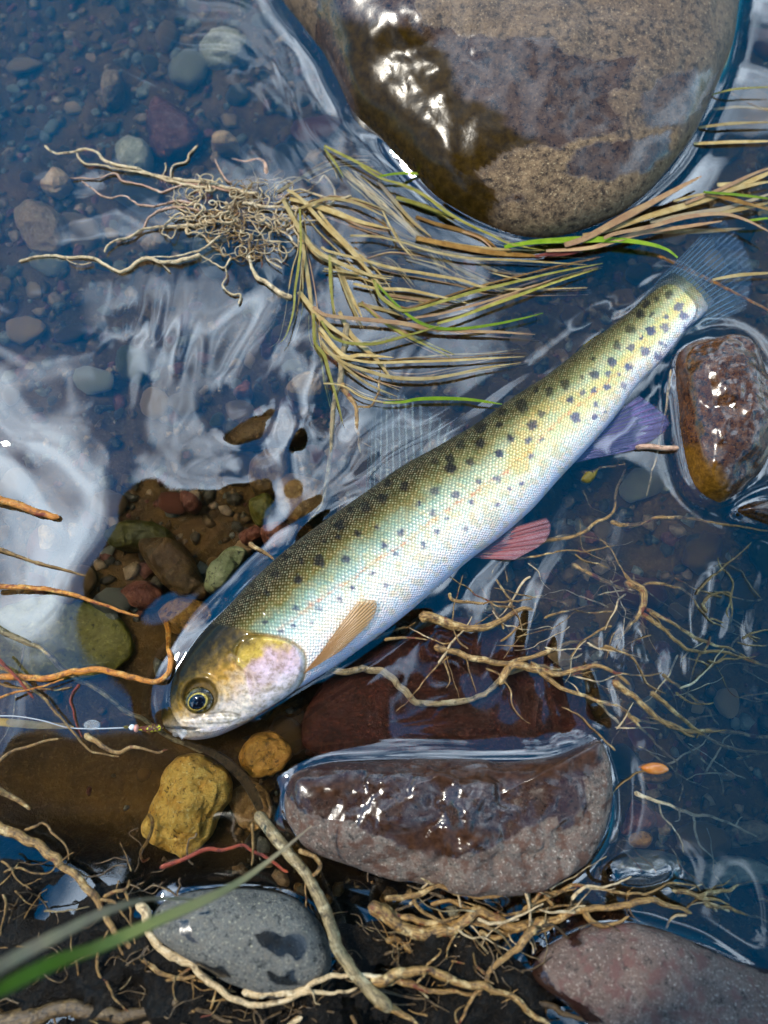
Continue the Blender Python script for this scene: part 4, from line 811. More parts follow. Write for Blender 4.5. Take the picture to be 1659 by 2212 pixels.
roots(nr2, 'K', [([(1040, 130), (1130, 220), (1200, 290), (1260, 350), (1260, 410), (1290, 450), (1270, 515)], 15, (-.010, -.014)), ([(640, -90), (760, 20), (900, 70), (1000, 100), (1100, 160), (1230, 190), (1300, 260), (1380, 340), (1450, 410), (1462, 475)], 24, (-.008, -.012)),
   ([(980, -10), (1100, 80), (1190, 160), (1300, 210), (1420, 210), (1540, 220), (1690, 240)], 34, (-.010, -.001)), ([(1150, 40), (1240, 110), (1300, 170), (1420, 250), (1540, 290), (1690, 305)], 28, (-.010, -.004)), ([(1200, -40), (1250, 0), (1330, 60), (1390, 110), (1445, 190)], 22, (-.008, -.006)),
   ([(1260, 40), (1340, 90), (1430, 85)], 16, (-.004, -.001)), ([(1300, 170), (1370, 150), (1440, 130)], 12, (-.006, -.004))], 'root')
nr3 = empty('rootlet', 'forked thin rootlet under water right of the long reddish rock', 'rootlet')
roots(nr3, 'K', [([(1080, 470), (1170, 510), (1250, 540), (1340, 570), (1450, 590), (1540, 630), (1610, 670)], 20, (-.008, -.014)), ([(1185, 512), (1200, 570), (1240, 620), (1280, 680), (1300, 735)], 10, (-.010, -.016)), ([(1340, 575), (1350, 650), (1390, 730), (1445, 795)], 10, (-.010, -.016)), ([(1270, 540), (1275, 585), (1255, 600)], 8, (-.010, -.012)), ([(1520, 620), (1530, 590), (1550, 575)], 8, (-.012, -.014))], 'rootpale')
single(None, [(690, 1430), (740, 1452), (790, 1445), (830, 1452), (870, 1488), (905, 1520), (980, 1515), (1050, 1500), (1092, 1462), (1150, 1440), (1230, 1450), (1290, 1430)], 15, (-.002, -.006), 'rootpale', 'belly_root', 'bright yellowish root winding over the dark red slab below the belly', jit=.0009)
tag(tube('rootlet_branch', path3(None, [(720, 1440), (770, 1400), (830, 1372), (900, 1340)], (-.001, -.005)), 4*PX, M['root'], None, (1, .6), 8, .15, .0008, 4), 'thin tan root running up from the bright root to the belly', 'root')
# bank mat
nb_ = empty('root_mat', 'thick bundle of pale bank roots between the long rock and the pinkish rock', 'roots')
roots(nb_, 'K', [([(-60, 960), (0, 1000), (80, 1050), (180, 1085), (270, 1070), (340, 1030), (400, 990), (480, 1010), (560, 1050), (650, 1040), (750, 1015), (850, 980), (950, 975), (1050, 960), (1150, 945), (1250, 970), (1335, 1000)], 62, (.010, .0005)),
   ([(0, 940), (60, 930), (150, 910), (240, 880), (330, 905), (450, 920), (560, 895), (660, 885), (740, 910), (830, 880), (920, 890), (1050, 910), (1150, 910), (1250, 870), (1340, 880), (1375, 910)], 27, (.010, -.004)),
   ([(-20, 960), (60, 1010), (160, 1030), (260, 1040), (380, 1040), (520, 1075), (640, 1065), (760, 1035)], 40, (.007, .004)), ([(120, 930), (180, 990), (250, 1030), (330, 1010)], 22, (.010, .008)), ([(600, 980), (700, 940), (780, 900), (830, 880)], 22, (.006, .004)),
   ([(870, 985), (900, 1020), (960, 1042), (1020, 1030), (1062, 1008)], 30, (.006, .004)), ([(600, 1082), (680, 1080), (735, 1050)], 14, (.006, .009)), ([(1340, 930), (1450, 900), (1530, 870), (1620, 858)], 18, (-.004, -.008)), ([(1380, 960), (1480, 970), (1560, 1000), (1680, 1030)], 18, (-.003, -.006)), ([(1240, 890), (1400, 940), (1500, 960)], 24, (-.005, -.007)),
   ([(420, 1075), (500, 1100), (560, 1085)], 34, (.004, .004)), ([(200, 960), (300, 950), (420, 985), (560, 1000), (700, 980), (860, 950)], 24, (.006, .003))], 'root', 0.0009)
nb2 = empty('root_mat', 'pale roots fanning over black mud at the bank below the root bundle', 'roots')
roots(nb2, 'K', [([(-60, 1290), (0, 1280), (80, 1260), (180, 1240), (260, 1270), (360, 1300), (480, 1330), (560, 1370), (640, 1430), (740, 1500)], 50, (.012, .010)), ([(-60, 1280), (0, 1290), (120, 1310), (260, 1330), (400, 1345), (540, 1352)], 36, (.010, .008)),
   ([(650, 1050), (580, 1140), (500, 1210), (430, 1290), (370, 1370), (320, 1480)], 36, (.010, .010)), ([(445, 1255), (400, 1210), (390, 1165)], 14, (.010, .014)), ([(0, 1100), (60, 1120), (120, 1155), (190, 1215)], 34, (.006, .003)), ([(180, 1225), (250, 1170), (230, 1150)], 12, (.010, .014)),
   ([(140, 1300), (190, 1250), (210, 1240)], 12, (.012, .016)), ([(-40, 1370), (60, 1420), (150, 1480)], 40, (.010, .010)), ([(330, 1480), (310, 1420), (360, 1400)], 12, (.010, .014))], 'root', 0.0009)
roots(nb2, 'K', [([(560, 1360), (700, 1400), (820, 1440), (920, 1462), (1010, 1440)], 34, (.005, .006)), ([(0, 1180), (120, 1130), (260, 1120), (380, 1140), (460, 1100)], 20, (.004, .006)), ([(30, 1230), (60, 1180), (20, 1140)], 12, (.006, .01)), ([(150, 1440), (300, 1400), (450, 1420), (620, 1480)], 26, (.004, .004))], 'rootdark', 0.0008)
nb3 = empty('root_loop', 'pale roots looping round the grey oval stone on the bank', 'roots')
roots(nb3, 'J', [([(590, 950), (635, 1000), (640, 1080), (720, 1160), (820, 1220), (900, 1290), (1000, 1360), (1100, 1390), (1230, 1370), (1350, 1330), (1480, 1340), (1545, 1318)], 50, (.006, .012)), ([(1040, 1340), (1180, 1330), (1290, 1340), (1360, 1300), (1450, 1260), (1580, 1265), (1700, 1275)], 44, (.010, .012)),
   ([(1330, 1310), (1360, 1370), (1385, 1395)], 12, (.012, .014)), ([(1300, 1440), (1220, 1500)], 30, (.01, .01))], 'rootpale', 0.0009)
nb4 = empty('bank_root', 'weathered brown root running from the pool edge down across the bank', 'roots')
roots(nb4, 'J', [([(-40, 610), (60, 650), (160, 700), (230, 760), (300, 820), (380, 890), (430, 950), (460, 1030), (530, 1110), (600, 1180), (680, 1240), (760, 1275), (850, 1270)], 46, (.004, .009)), ([(100, 640), (180, 615), (240, 650), (290, 720), (300, 770)], 12, (.002, .006)), ([(-30, 850), (60, 800), (130, 830), (200, 830), (250, 790), (320, 735)], 15, (.005, .009)), ([(-30, 905), (80, 880), (180, 840)], 12, (.004, .006)),
   ([(440, 925), (530, 900), (565, 850)], 20, (.008, .010)), ([(430, 940), (500, 950), (560, 1040), (585, 1065)], 18, (.008, .008)), ([(430, 1150), (420, 1240), (470, 1310), (500, 1380), (555, 1420)], 15, (.008, .008)), ([(750, 1270), (745, 1330), (762, 1375)], 12, (.010, .010)), ([(500, 1120), (540, 1180), (580, 1225)], 14, (.008, .008)), ([(830, 1290), (838, 1340), (830, 1390)], 8, (.008, .008))], 'root', 0.0008)
nb5 = empty('muddy_root', 'stout muddy brown root along the foot of the bank', 'root')
roots(nb5, 'J', [([(-60, 1470), (150, 1445), (300, 1405), (420, 1425), (560, 1445), (700, 1405), (780, 1375)], 84, (.006, .008)), ([(600, 1490), (700, 1440), (850, 1420), (1000, 1460)], 40, (.004, .006))], 'rootdark', 0.0012)
st2 = single('J', [(1105, 560), (1180, 650), (1250, 740), (1320, 830), (1380, 930), (1430, 1050), (1460, 1150), (1520, 1240), (1600, 1330), (1690, 1420)], 44, (.001, .016), 'rootgrey', 'olive_stem', 'wet olive brown stem running between the long rock and the grey oval stone', 'stem', taper=(1, .95))
single('J', [(690, 800), (800, 760), (890, 720), (960, 725), (1040, 700), (1100, 730), (1170, 770), (1245, 825)], 15, (.003, .005), 'rootred', 'red_rootlet', 'red arched rootlet over the water gap above the grey oval stone')
single('J', [(1088, 605), (1095, 700), (1085, 790)], 12, (.012, .006), 'root', 'thin_root', 'thin tan rootlet standing over the red arched rootlet')
single('J', [(1290, 725), (1360, 755), (1382, 800), (1340, 845)], 18, (.008, .006), 'root', 'thin_root', 'curled tan rootlet at the left end of the long rock')
tw = single('I', [(1085, 460), (1150, 455), (1210, 462), (1275, 462)], 26, (.002, .003), 'rootpink', 'twig', 'short pinkish twig between the anal fin and the rusty rock', 'twig', taper=(1, .9), jit=.0001)
single('I', [(1240, 120), (1225, 250), (1195, 400), (1165, 540), (1135, 670)], 11, (.0005, -.006), 'rootpale', 'thin_root', 'thin pale green stalk hanging beside the rusty rock', 'stalk', taper=(1, .7))
single('B', [(1180, 1105), (1300, 1160), (1420, 1220), (1560, 1290), (1700, 1360)], 24, (-.010, -.001), 'rootorange', 'tail_root', 'orange brown jointed stalk passing under the tail fin', 'stalk')

rw = random.Random(21)
def web(parent, w, box, n, z, mats, wd=(3, 9), step=(30, 62)):
    """thin side rootlets wandering over a traced area"""
    for k in range(n):
        u, v = rw.uniform(box[0], box[2]), rw.uniform(box[1], box[3]); hd = rw.choice([rw.gauss(0.25, .5), rw.gauss(3.4, .5), rw.uniform(0, 6.28)]); pts = []
        for q_ in range(rw.randint(4, 8)):
            pts.append((u, v)); hd += rw.gauss(0, .26); s_ = rw.uniform(*step); u += s_*math.cos(hd); v += s_*math.sin(hd)
        tube('rootlet', path3(w, pts, (rw.uniform(*z), rw.uniform(*z)), 5), rw.uniform(*wd)/2*zs(w)*PX, M[rw.choice(mats)], parent, (1, .35), 6, .12, .0005, k)
web(nr, 'I', (450, 900, 1150, 1250), 26, (-.001, .0016), ['rootpale', 'root', 'root'], (4, 11))
web(nr2, 'I', (900, 1080, 1640, 1470), 26, (-.0008, .0016), ['root', 'rootpale', 'root'], (4, 12)); web(nr2, 'I', (200, 1260, 1000, 1470), 18, (-.0008, .0016), ['root', 'rootpale', 'root'], (4, 11))
web(nr2, 'K', (950, 0, 1640, 420), 22, (-.0008, .0016), ['root', 'rootpale', 'root'], (4, 12))
web(nb_, 'K', (0, 880, 900, 1090), 40, (.003, .010), ['root', 'rootdark', 'rootpale', 'rootgrey'], (5, 15)); web(nb_, 'K', (900, 860, 1640, 1020), 14, (-.004, .001), ['rootpale', 'root'], (5, 12))
web(nb2, 'K', (0, 1080, 620, 1475), 20, (.003, .010), ['rootdark', 'rootdark', 'root', 'rootgrey'], (4, 14)); web(nb4, 'J', (0, 760, 650, 1450), 18, (.002, .009), ['rootdark', 'root', 'rootgrey'], (4, 12)); web(nb3, 'J', (700, 1280, 1659, 1475), 30, (.003, .009), ['rootdark', 'root'], (5, 16))
# ------------------------------------------------------------------ uprooted grass clump
clump = empty('grass_clump', 'uprooted clump of straw coloured grass with tangled pale roots afloat', 'grass clump')
BL = [('S', [(200, 90), (330, 170), (480, 215), (620, 285), (760, 390), (900, 470), (1050, 540), (1180, 600), (1400, 640)], 45, 'olivegrass', .002), ('S', [(130, 545), (300, 550), (480, 590), (640, 640), (900, 690), (1200, 705), (1680, 735)], 36, 'straw', .001),
 ('S', [(-60, 620), (0, 650), (200, 700), (400, 755), (600, 790), (850, 835), (1000, 880), (1250, 895), (1680, 885)], 36, 'straw', .0005), ('S', [(290, 840), (320, 930), (380, 985), (460, 1030), (530, 1030), (600, 1015), (750, 970), (950, 910), (1200, 850), (1450, 790), (1780, 725)], 44, 'olivegrass', .0025),
 ('S', [(500, 1090), (700, 1060), (900, 1010), (1100, 950), (1300, 880), (1440, 840)], 32, 'pinkgrass', .0012), ('S', [(700, 1120), (850, 1075), (1050, 1000), (1300, 910), (1500, 840), (1750, 760)], 46, 'olivegrass', .002),
 ('S', [(-110, 1010), (-60, 1050), (0, 1070), (200, 1090), (450, 1115), (650, 1150), (900, 1170), (1100, 1175), (1340, 1190)], 52, 'pinkgrass', .0015), ('S', [(-60, 1100), (0, 1190), (60, 1230), (150, 1250), (300, 1250), (450, 1210), (600, 1170), (720, 1130)], 36, 'olivegrass', .003),
 ('S', [(-40, 1280), (0, 1320), (150, 1355), (300, 1375), (500, 1370), (800, 1360), (1050, 1345), (1270, 1335)], 40, 'straw', .0015), ('S', [(-60, 1230), (0, 1310), (100, 1380), (250, 1430), (400, 1470), (600, 1480), (800, 1455), (1000, 1410), (1245, 1375)], 36, 'straw', .002),
 ('S', [(740, 700), (860, 770), (980, 830), (1080, 870), (1210, 915)], 46, 'straw', -.002), ('S', [(310, 190), (420, 320), (520, 430), (660, 550)], 62, 'greygrass', -.002), ('S', [(-80, 380), (0, 480), (100, 590), (180, 680), (260, 800), (330, 930), (450, 1020)], 46, 'straw', -.001),
 ('S', [(40, 700), (60, 760), (120, 900), (170, 1000), (215, 1090)], 46, 'straw', -.002), ('S', [(60, 1040), (130, 1180), (200, 1260), (300, 1350), (410, 1490)], 52, 'straw', -.001), ('S', [(200, 980), (330, 1090), (450, 1170), (600, 1250), (785, 1338)], 50, 'olivegrass', -.002),
 ('S', [(200, 690), (350, 700), (420, 750), (545, 905)], 36, 'strawdark', -.003), ('S', [(150, 860), (300, 890), (500, 900), (700, 940), (910, 990)], 40, 'straw', -.0005), ('S', [(380, 935), (600, 965), (750, 990), (960, 1000)], 40, 'pinkgrass', -.002), ('S', [(180, 990), (350, 1030), (490, 1075)], 55, 'straw', -.002),
 ('S', [(340, 380), (400, 500), (460, 600), (550, 700)], 24, 'straw', .001), ('S', [(-80, 310), (0, 350), (100, 410), (220, 460), (355, 492)], 45, 'straw', -.002), ('S', [(560, 420), (700, 470), (850, 510), (1000, 560), (1110, 645)], 64, 'strawdark', -.002), ('S', [(560, 560), (750, 600), (900, 630), (1100, 660), (1390, 680)], 62, 'strawdark', -.001),
 ('S', [(1340, 680), (1500, 650), (1700, 612)], 46, 'redgrass', .001), ('S', [(430, 295), (550, 330), (700, 385), (810, 425)], 52, 'olivegrass', -.001), ('S', [(900, 690), (1050, 760), (1180, 795), (1320, 800)], 30, 'straw', -.003), ('S', [(-40, 760), (60, 775), (200, 795), (380, 810)], 40, 'straw', .0005),
 ('S', [(100, 640), (250, 690), (420, 660), (640, 690)], 34, 'strawdark', -.003), ('S', [(500, 700), (700, 760), (860, 850), (1000, 870)], 26, 'greygrass', -.004), ('S', [(0, 560), (160, 640), (300, 720), (480, 760)], 40, 'straw', -.003), ('S', [(300, 420), (450, 520), (620, 590), (800, 600)], 36, 'strawdark', -.004),
 ('A', [(1295, 900), (1300, 1050), (1290, 1150), (1275, 1250), (1268, 1340), (1240, 1440), (1212, 1480)], 26, 'olivegrass', .003), ('A', [(1240, 820), (1300, 860), (1400, 970), (1500, 1070), (1600, 1180), (1670, 1270)], 42, 'straw', .0005), ('A', [(1220, 860), (1300, 1000), (1360, 1080), (1450, 1130), (1600, 1190), (1690, 1205)], 46, 'straw', .001),
 ('A', [(1250, 860), (1330, 880), (1450, 920), (1560, 960), (1690, 990)], 40, 'straw', -.001), ('A', [(1300, 1000), (1330, 1200), (1350, 1350), (1375, 1490)], 36, 'straw', -.001), ('A', [(1425, 1100), (1430, 1240), (1442, 1360)], 26, 'olivegrass', .001), ('A', [(1400, 630), (1520, 690), (1670, 765)], 24, 'olivegrass', .001),
 ('A', [(1400, 640), (1455, 715), (1485, 770)], 18, 'olivegrass', .001), ('A', [(1440, 1100), (1510, 1290), (1570, 1420)], 38, 'straw', -.002), ('A', [(1290, 1260), (1400, 1390), (1530, 1480)], 42, 'straw', 0), ('A', [(1300, 900), (1420, 860), (1540, 880), (1670, 940)], 30, 'straw', .001), ('A', [(1200, 830), (1320, 760), (1460, 700), (1600, 690)], 30, 'greygrass', -.002),
 ('D', [(1355, -120), (1360, 0), (1400, 60), (1420, 130), (1450, 230), (1482, 355)], 22, 'olivegrass', .001), ('D', [(1380, -60), (1480, 60), (1560, 60), (1700, 70)], 30, 'straw', 0), ('D', [(1390, 20), (1500, 120), (1600, 190), (1720, 240)], 24, 'straw', .0015), ('G', [(-160, 20), (0, 40), (150, 130), (330, 175), (480, 182)], 26, 'straw', .002)]
for k, (w, pts, wd, mk, z) in enumerate(BL):
    blade('blade', path3(w, pts, (z + .0014 + .0005*random.random(), z + .0014 + .0006*random.random())), wd*zs(w)*PX*random.uniform(.48, .78), M[mk], clump, (0.75, 1.0, 0.10), seed=k)
    for q_ in range(3):
        ox, oy = random.uniform(-34, 34), random.uniform(-34, 34); n_ = len(pts)
        p2 = [(p[0] + ox*(0.4 + i_/n_) + random.uniform(-9, 9), p[1] + oy*(0.4 + i_/n_) + random.uniform(-9, 9)) for i_, p in enumerate(pts)][random.randint(0, 1):]
        if len(p2) > 2: blade('blade', path3(w, p2, (random.uniform(-.004, .001), random.uniform(-.004, .002))), wd*zs(w)*PX*random.uniform(.14, .42), M[random.choice(['straw', 'straw', 'strawdark', 'pinkgrass', mk])], clump, (0.6, 1.0, 0.1), seed=k + 700*q_ + 90)
for k, (w, pts, wd) in enumerate([('S', [(320, 158), (430, 142), (560, 140), (712, 150)], 22), ('S', [(280, 838), (340, 900), (420, 985), (510, 1065), (620, 1130), (740, 1155), (900, 1150), (1100, 1120), (1280, 1080), (1390, 1050)], 26), ('B', [(520, 1070), (640, 1050), (800, 1040), (1000, 1040), (1130, 1055), (1220, 1080), (1268, 1114)], 36), ('G', [(330, 178), (480, 175), (620, 150), (850, 145), (1050, 155), (1300, 190)], 34)]):
    blade('green_blade', path3(w, pts, (.0035, .0035)), wd*zs(w)*PX, M['limegrass'], clump, (0.6, 1.0, 0.2), fold=0.4, seed=200 + k)
for k in range(10):     # fine seed stalks
    dx = random.uniform(-60, 60); dy = random.uniform(-60, 60)
    tube('stalk', path3('S', [(100 + dx, 130 + dy), (300 + dx, 300 + dy), (450 + dx*.7, 430 + dy*.7), (580 + dx*.5, 550 + dy*.5), (670 + dx, 650 + dy), (760 + dx*1.6, 790 + dy*1.4)], (-.001, -.003)), 2.0*PX, M['straw'], clump, (1, .4), 6, .1, .0006, k)
RT = [([(195, 625), (240, 660), (320, 655), (370, 640), (420, 660), (480, 700), (560, 720), (640, 745), (720, 765), (800, 780), (900, 790), (1000, 815), (1120, 840)], 19, 'rootpale'), ([(335, 665), (360, 705), (450, 715), (560, 735), (650, 750), (760, 790), (900, 810)], 15, 'rootpale'),
 ([(300, 770), (420, 770), (490, 750), (540, 780), (620, 800), (700, 825), (770, 800), (860, 790), (1000, 830)], 14, 'rootpink'), ([(345, 780), (400, 815), (460, 850), (540, 845), (600, 880), (680, 885), (740, 870), (860, 880)], 13, 'rootpink'),
 ([(455, 1090), (480, 1050), (560, 1020), (640, 985), (740, 980), (850, 970), (920, 945)], 17, 'rootpale'), ([(500, 1040), (600, 1000), (640, 940), (720, 900), (800, 900), (900, 920)], 13, 'rootpink'),
 ([(85, 1130), (150, 1105), (220, 1100), (290, 1110), (360, 1105), (430, 1130), (490, 1170), (530, 1175), (580, 1140), (640, 1115), (720, 1135), (800, 1120), (865, 1100)], 19, 'rootpale'), ([(600, 1110), (700, 1110), (790, 1100), (870, 1078), (950, 1020)], 11, 'rootpale'), ([(280, 1110), (330, 1140), (400, 1140)], 8, 'rootpale'),
 ([(735, 765), (745, 720), (800, 700), (830, 650), (848, 628)], 15, 'rootpale'), ([(975, 1155), (985, 1190), (960, 1240), (1000, 1270), (1040, 1270), (1030, 1312)], 12, 'rootpale'), ([(860, 1100), (930, 1140), (970, 1160), (1000, 1110)], 10, 'rootpale'), ([(1070, 1100), (1100, 1190), (1150, 1220), (1200, 1260), (1265, 1285)], 24, 'rootpale'),
 ([(1180, 820), (1240, 770), (1300, 770), (1370, 790), (1400, 760), (1440, 820), (1430, 880), (1340, 890), (1260, 900), (1150, 890), (1050, 880)], 15, 'rootpale'), ([(1200, 900), (1190, 960), (1230, 1010), (1290, 1060)], 13, 'rootpale'), ([(930, 690), (970, 770), (1000, 790)], 13, 'rootpink'), ([(1000, 680), (1060, 700), (1130, 690), (1160, 750)], 26, 'rootpink'),
 ([(1040, 900), (1120, 1000), (1160, 1120), (1220, 1160)], 8, 'rootpale'), ([(700, 770), (720, 730), (715, 705)], 8, 'rootpale'), ([(840, 790), (850, 750), (880, 780)], 9, 'rootpale'), ([(1180, 880), (1300, 820), (1420, 860), (1520, 840)], 14, 'rootpale'), ([(700, 1140), (735, 1170)], 9, 'rootpale')]
for k, (pts, wd, mk) in enumerate(RT):
    tube('root', path3('A', pts, (-.002 + .003*random.random(), -.001 + .0025*random.random())), wd/2*zs('A')*PX, M[mk], clump, (.55, 1.0), 7, .14, .0007, k + 50)
rs = random.Random(5)
for k in range(110):       # curly tangle
    a = rs.uniform(0, 6.28); r = rs.random()**0.7
    u, v = 1040 + 270*r*math.cos(a), 925 + 185*r*math.sin(a); hd = rs.uniform(0, 6.28); turn = rs.uniform(-1.2, 1.2); pts = []
    for q_ in range(rs.randint(6, 13)):
        pts.append((u, v)); hd += turn + rs.gauss(0, .5)
        if rs.random() < .3: turn = rs.uniform(-1.3, 1.3)
        u += 24*math.cos(hd); v += 20*math.sin(hd)
    tube('root_curl', path3('A', pts, (rs.uniform(-.003, .003), rs.uniform(-.003, .003)), 5), rs.choice([1.3, 1.8, 2.4, 3.2])*PX*.9, M[rs.choice(['rootpale', 'rootpale', 'root'])], clump, (1, .5), 6, .08, .0004, k)
# grass along the right
bunch = empty('grass_bunch', 'sedge blades lying on the water between the boulder and the tail fin', 'grass')
for k, (pts, wd, mk, z) in enumerate([
 ([(780, 1060), (870, 1030), (1000, 960), (1150, 880), (1280, 810), (1372, 762)], 46, 'pinkgrass', .003), ([(860, 1020), (950, 1000), (1100, 950), (1250, 905), (1400, 860), (1520, 815), (1690, 780)], 56, 'straw', .0012), ([(950, 1030), (1000, 1010), (1150, 980), (1300, 940), (1450, 925), (1560, 950), (1690, 1015)], 38, 'pinkgrass', .0045),
 ([(700, 1085), (900, 1070), (1100, 1010), (1300, 980), (1460, 955)], 44, 'pinkgrass', .002), ([(680, 1105), (800, 1095), (920, 1060)], 30, 'redgrass', .001), ([(1440, 800), (1560, 790), (1690, 735)], 40, 'straw', .001), ([(1380, 830), (1550, 845), (1690, 862)], 20, 'limegrass', .004), ([(1390, 838), (1500, 862), (1690, 915)], 32, 'strawdark', .003),
 ([(1440, 925), (1560, 900), (1690, 870)], 40, 'straw', .0015), ([(1560, 955), (1690, 940)], 26, 'limegrass', .003), ([(1420, 1210), (1530, 1190), (1690, 1178)], 34, 'straw', .001), ([(1410, 412), (1520, 385), (1690, 376)], 18, 'olivegrass', .001), ([(1420, 472), (1540, 460), (1690, 472)], 26, 'straw', -.003),
 ([(1360, 552), (1500, 535), (1690, 528)], 36, 'straw', 0), ([(1340, 622), (1500, 615), (1690, 610)], 32, 'straw', -.001), ([(1500, 400), (1580, 440), (1690, 490)], 26, 'strawdark', -.003), ([(1250, 870), (1400, 840), (1560, 880), (1690, 900)], 34, 'straw', 0), ([(1150, 960), (1300, 930), (1480, 900), (1690, 830)], 40, 'greygrass', 0), ([(1000, 1000), (1200, 1000), (1400, 1000), (1560, 985)], 40, 'straw', -.002), ([(1300, 880), (1450, 820), (1600, 750), (1690, 720)], 30, 'pinkgrass', .002)]):
    blade('blade', path3('B', pts, (z + .0014, z + .0018)), wd*zs('B')*PX*random.uniform(.5, .85), M[mk], bunch, (.7, 1.0, .18), seed=300 + k)
# foreground blades close to the lens
tag(blade('foreground_grass_blade', path3('J', [(1345, 620), (1200, 740), (1050, 850), (900, 930), (700, 1020), (450, 1130), (250, 1200), (0, 1320), (-160, 1400)], (.030, .150), 9), 32*zs('J')*PX, M['foregrass'], None, (.14, .95, .9), fold=.3, tw=.2, seed=401), 'long arching grass blade green at its base over the grey oval stone', 'grass blade')
tag(blade('foreground_grass_blade', path3('J', [(845, 935), (700, 930), (600, 940), (450, 990), (250, 1090), (0, 1225), (-160, 1310)], (.045, .140), 9), 30*zs('J')*PX, M['greygrass'], None, (.25, .8, 1.0), fold=.3, tw=.2, seed=402), 'dry pinkish grass blade under the arching green blade on the bank', 'grass blade')

# ------------------------------------------------------------------ small floating bits
tt_ = NT('bud_husk'); P = tt_.coords(); M['husk'] = tt_.done(tt_.bsdf(tt_.mix(tt_.noise(P, 300, 3), lin(196, 84, 16), lin(226, 150, 60)), 0.2, None, Coat_Weight=.6))
husk = empty('bud_husk', 'shiny orange bud husk floating right of the long reddish rock', 'husk')
o, *_ = stone_mesh('shell', zp('K', [(1105, 365), (1150, 345), (1200, 350), (1225, 375), (1190, 395), (1140, 392)]), -.0005, .004, .003, M['husk'], 5, amp=.0003, nr=14, nb=4, parent=husk)
o, *_ = stone_mesh('base', zp('K', [(1095, 385), (1150, 375), (1240, 385), (1230, 420), (1170, 438), (1110, 420)]), -.004, .003, .003, M['orange'], 6, amp=.0003, nr=14, nb=4, parent=husk)
tag(stone_mesh('floating_bud', zp('I', [(850, 600), (875, 565), (905, 570), (925, 550), (912, 590), (885, 615)]), 0, .003, .003, M['olive'], 7, amp=.0003, nr=14, nb=4)[0], 'small olive bud floating below the anal fin', 'bud')
tt_ = NT('bubble_film'); M['bubble'] = tt_.done(tt_.bsdf((.9, .93, .95), 0.02, None, Transmission_Weight=.85, IOR=1.2, Specular_IOR_Level=.8))
b1 = ball('bubble', *cz(750, 985), 0.0008, 13*PX, M['bubble'], None, (1.3, .8, .5)); tag(b1, 'clear bubble floating beside the fishing line', 'bubble')
b2 = ball('bubble', *zp('K', [(500, 1275)])[0], 0.004, 11*PX, M['bubble'], None); tag(b2, 'clear bubble among the roots left of the pinkish rock', 'bubble')

# fine dead rootlets and litter on the mud, beyond counting
LV, LF, LU = [], [], []; nl = 0; rl_ = random.Random(11)
for k in range(110):
    px_ = rl_.uniform(-40, 1350); py_ = shore_py(px_) + rl_.uniform(-60, 330)
    if py_ > 2300: continue
    hd = rl_.uniform(0, 6.28); pts = []
    for q_ in range(rl_.randint(4, 8)):
        pts.append((px_, py_)); hd += rl_.gauss(0, .6); st_l = rl_.uniform(9, 26); px_ += st_l*math.cos(hd); py_ += st_l*math.sin(hd)*.8
    C_ = np.array([tuple(U(a_, b_, 0.0)) for a_, b_ in pts]); zb_, _ = bed_z(C_[:, 0], C_[:, 1]); C_[:, 2] = np.maximum(zb_, -.001) + rl_.uniform(.0003, .0028)
    Pp = catmull(C_, 4); T_, S_, N_, L_ = frame_path(Pp); r_ = rl_.choice([.00015, .0002, .00028, .0004]); a_ = np.linspace(0, 2*math.pi, 5, endpoint=False)
    V_ = Pp[:, None] + r_*(S_[:, None]*np.cos(a_)[None, :, None] + N_[:, None]*np.sin(a_)[None, :, None]); n_ = len(Pp)
    LV.append(V_.reshape(-1, 3)); LF.append(grid_faces(n_, 5, True) + nl); nl += n_*5
    u_ = np.zeros((n_, 5, 3)); u_[:, :, 0] = L_[:, None]; u_[:, :, 2] = k*.1; LU.append(u_.reshape(-1, 3))
lit = mesh_obj('root_litter', np.concatenate(LV), np.concatenate(LF), M['rootdark']); vattr(lit.data, 'strand', np.concatenate(LU))
lit.data.materials.append(M['root']); mi_ = np.concatenate([np.full(len(f_), 1 if i_ % 9 == 0 else 0) for i_, f_ in enumerate(LF)]).astype(np.int32); lit.data.polygons.foreach_set('material_index', mi_)
tag(lit, 'fine dead rootlets and plant litter on the black mud of the bank', 'litter', kind='stuff')
# ------------------------------------------------------------------ water surface
wl_top = []; wl_bot = []
for i in range(0, NS, 4):
    th = hl[i]*tf[i]; k = -zc[i]/th
    if k < 0.97 and zc[i] < 0:
        a = math.asin(min(1, k)**(1/0.9)); e = math.cos(a)**0.92
        wl_top.append(mid[i, :2] + half[i, :2]*e); wl_bot.append(mid[i, :2] - half[i, :2]*e)
FISHXY = np.array(wl_top + wl_bot[::-1])
xs = spaced(-0.235, 0.245, 560, 9, 22); ys = spaced(-0.14, 0.43, 660, 4.6, 22)
X, Y = np.meshgrid(xs, ys, indexing='ij'); x, y = X.ravel(), Y.ravel(); XY = np.stack([x, y], 1)
q = proj(np.stack([x, y, 0*x], 1)); qx, qy = q.T
P3 = np.stack([x, y, 0*x], 1)
wx = fbm(P3*9, 201, 2)*0.05; wy = fbm(P3*9, 211, 2)*0.05; PW = P3 + np.stack([wx, wy, 0*x], 1)
calm = 1 - 0.75*sstep(1250, 1420, qy)*sstep(950, 560, qx)           # still pool before the fish
swell = fbm(PW*np.array([11, 14, 1]), 221, 2, 0.30)*0.0023
flow = fbm(np.stack([(PW[:, 0] + PW[:, 1])*62, (PW[:, 0] - PW[:, 1])*20, 0*x], 1), 231, 2, 0.4)*0.00013*(0.25 + sstep(900, 300, qy)*sstep(1000, 500, qx))
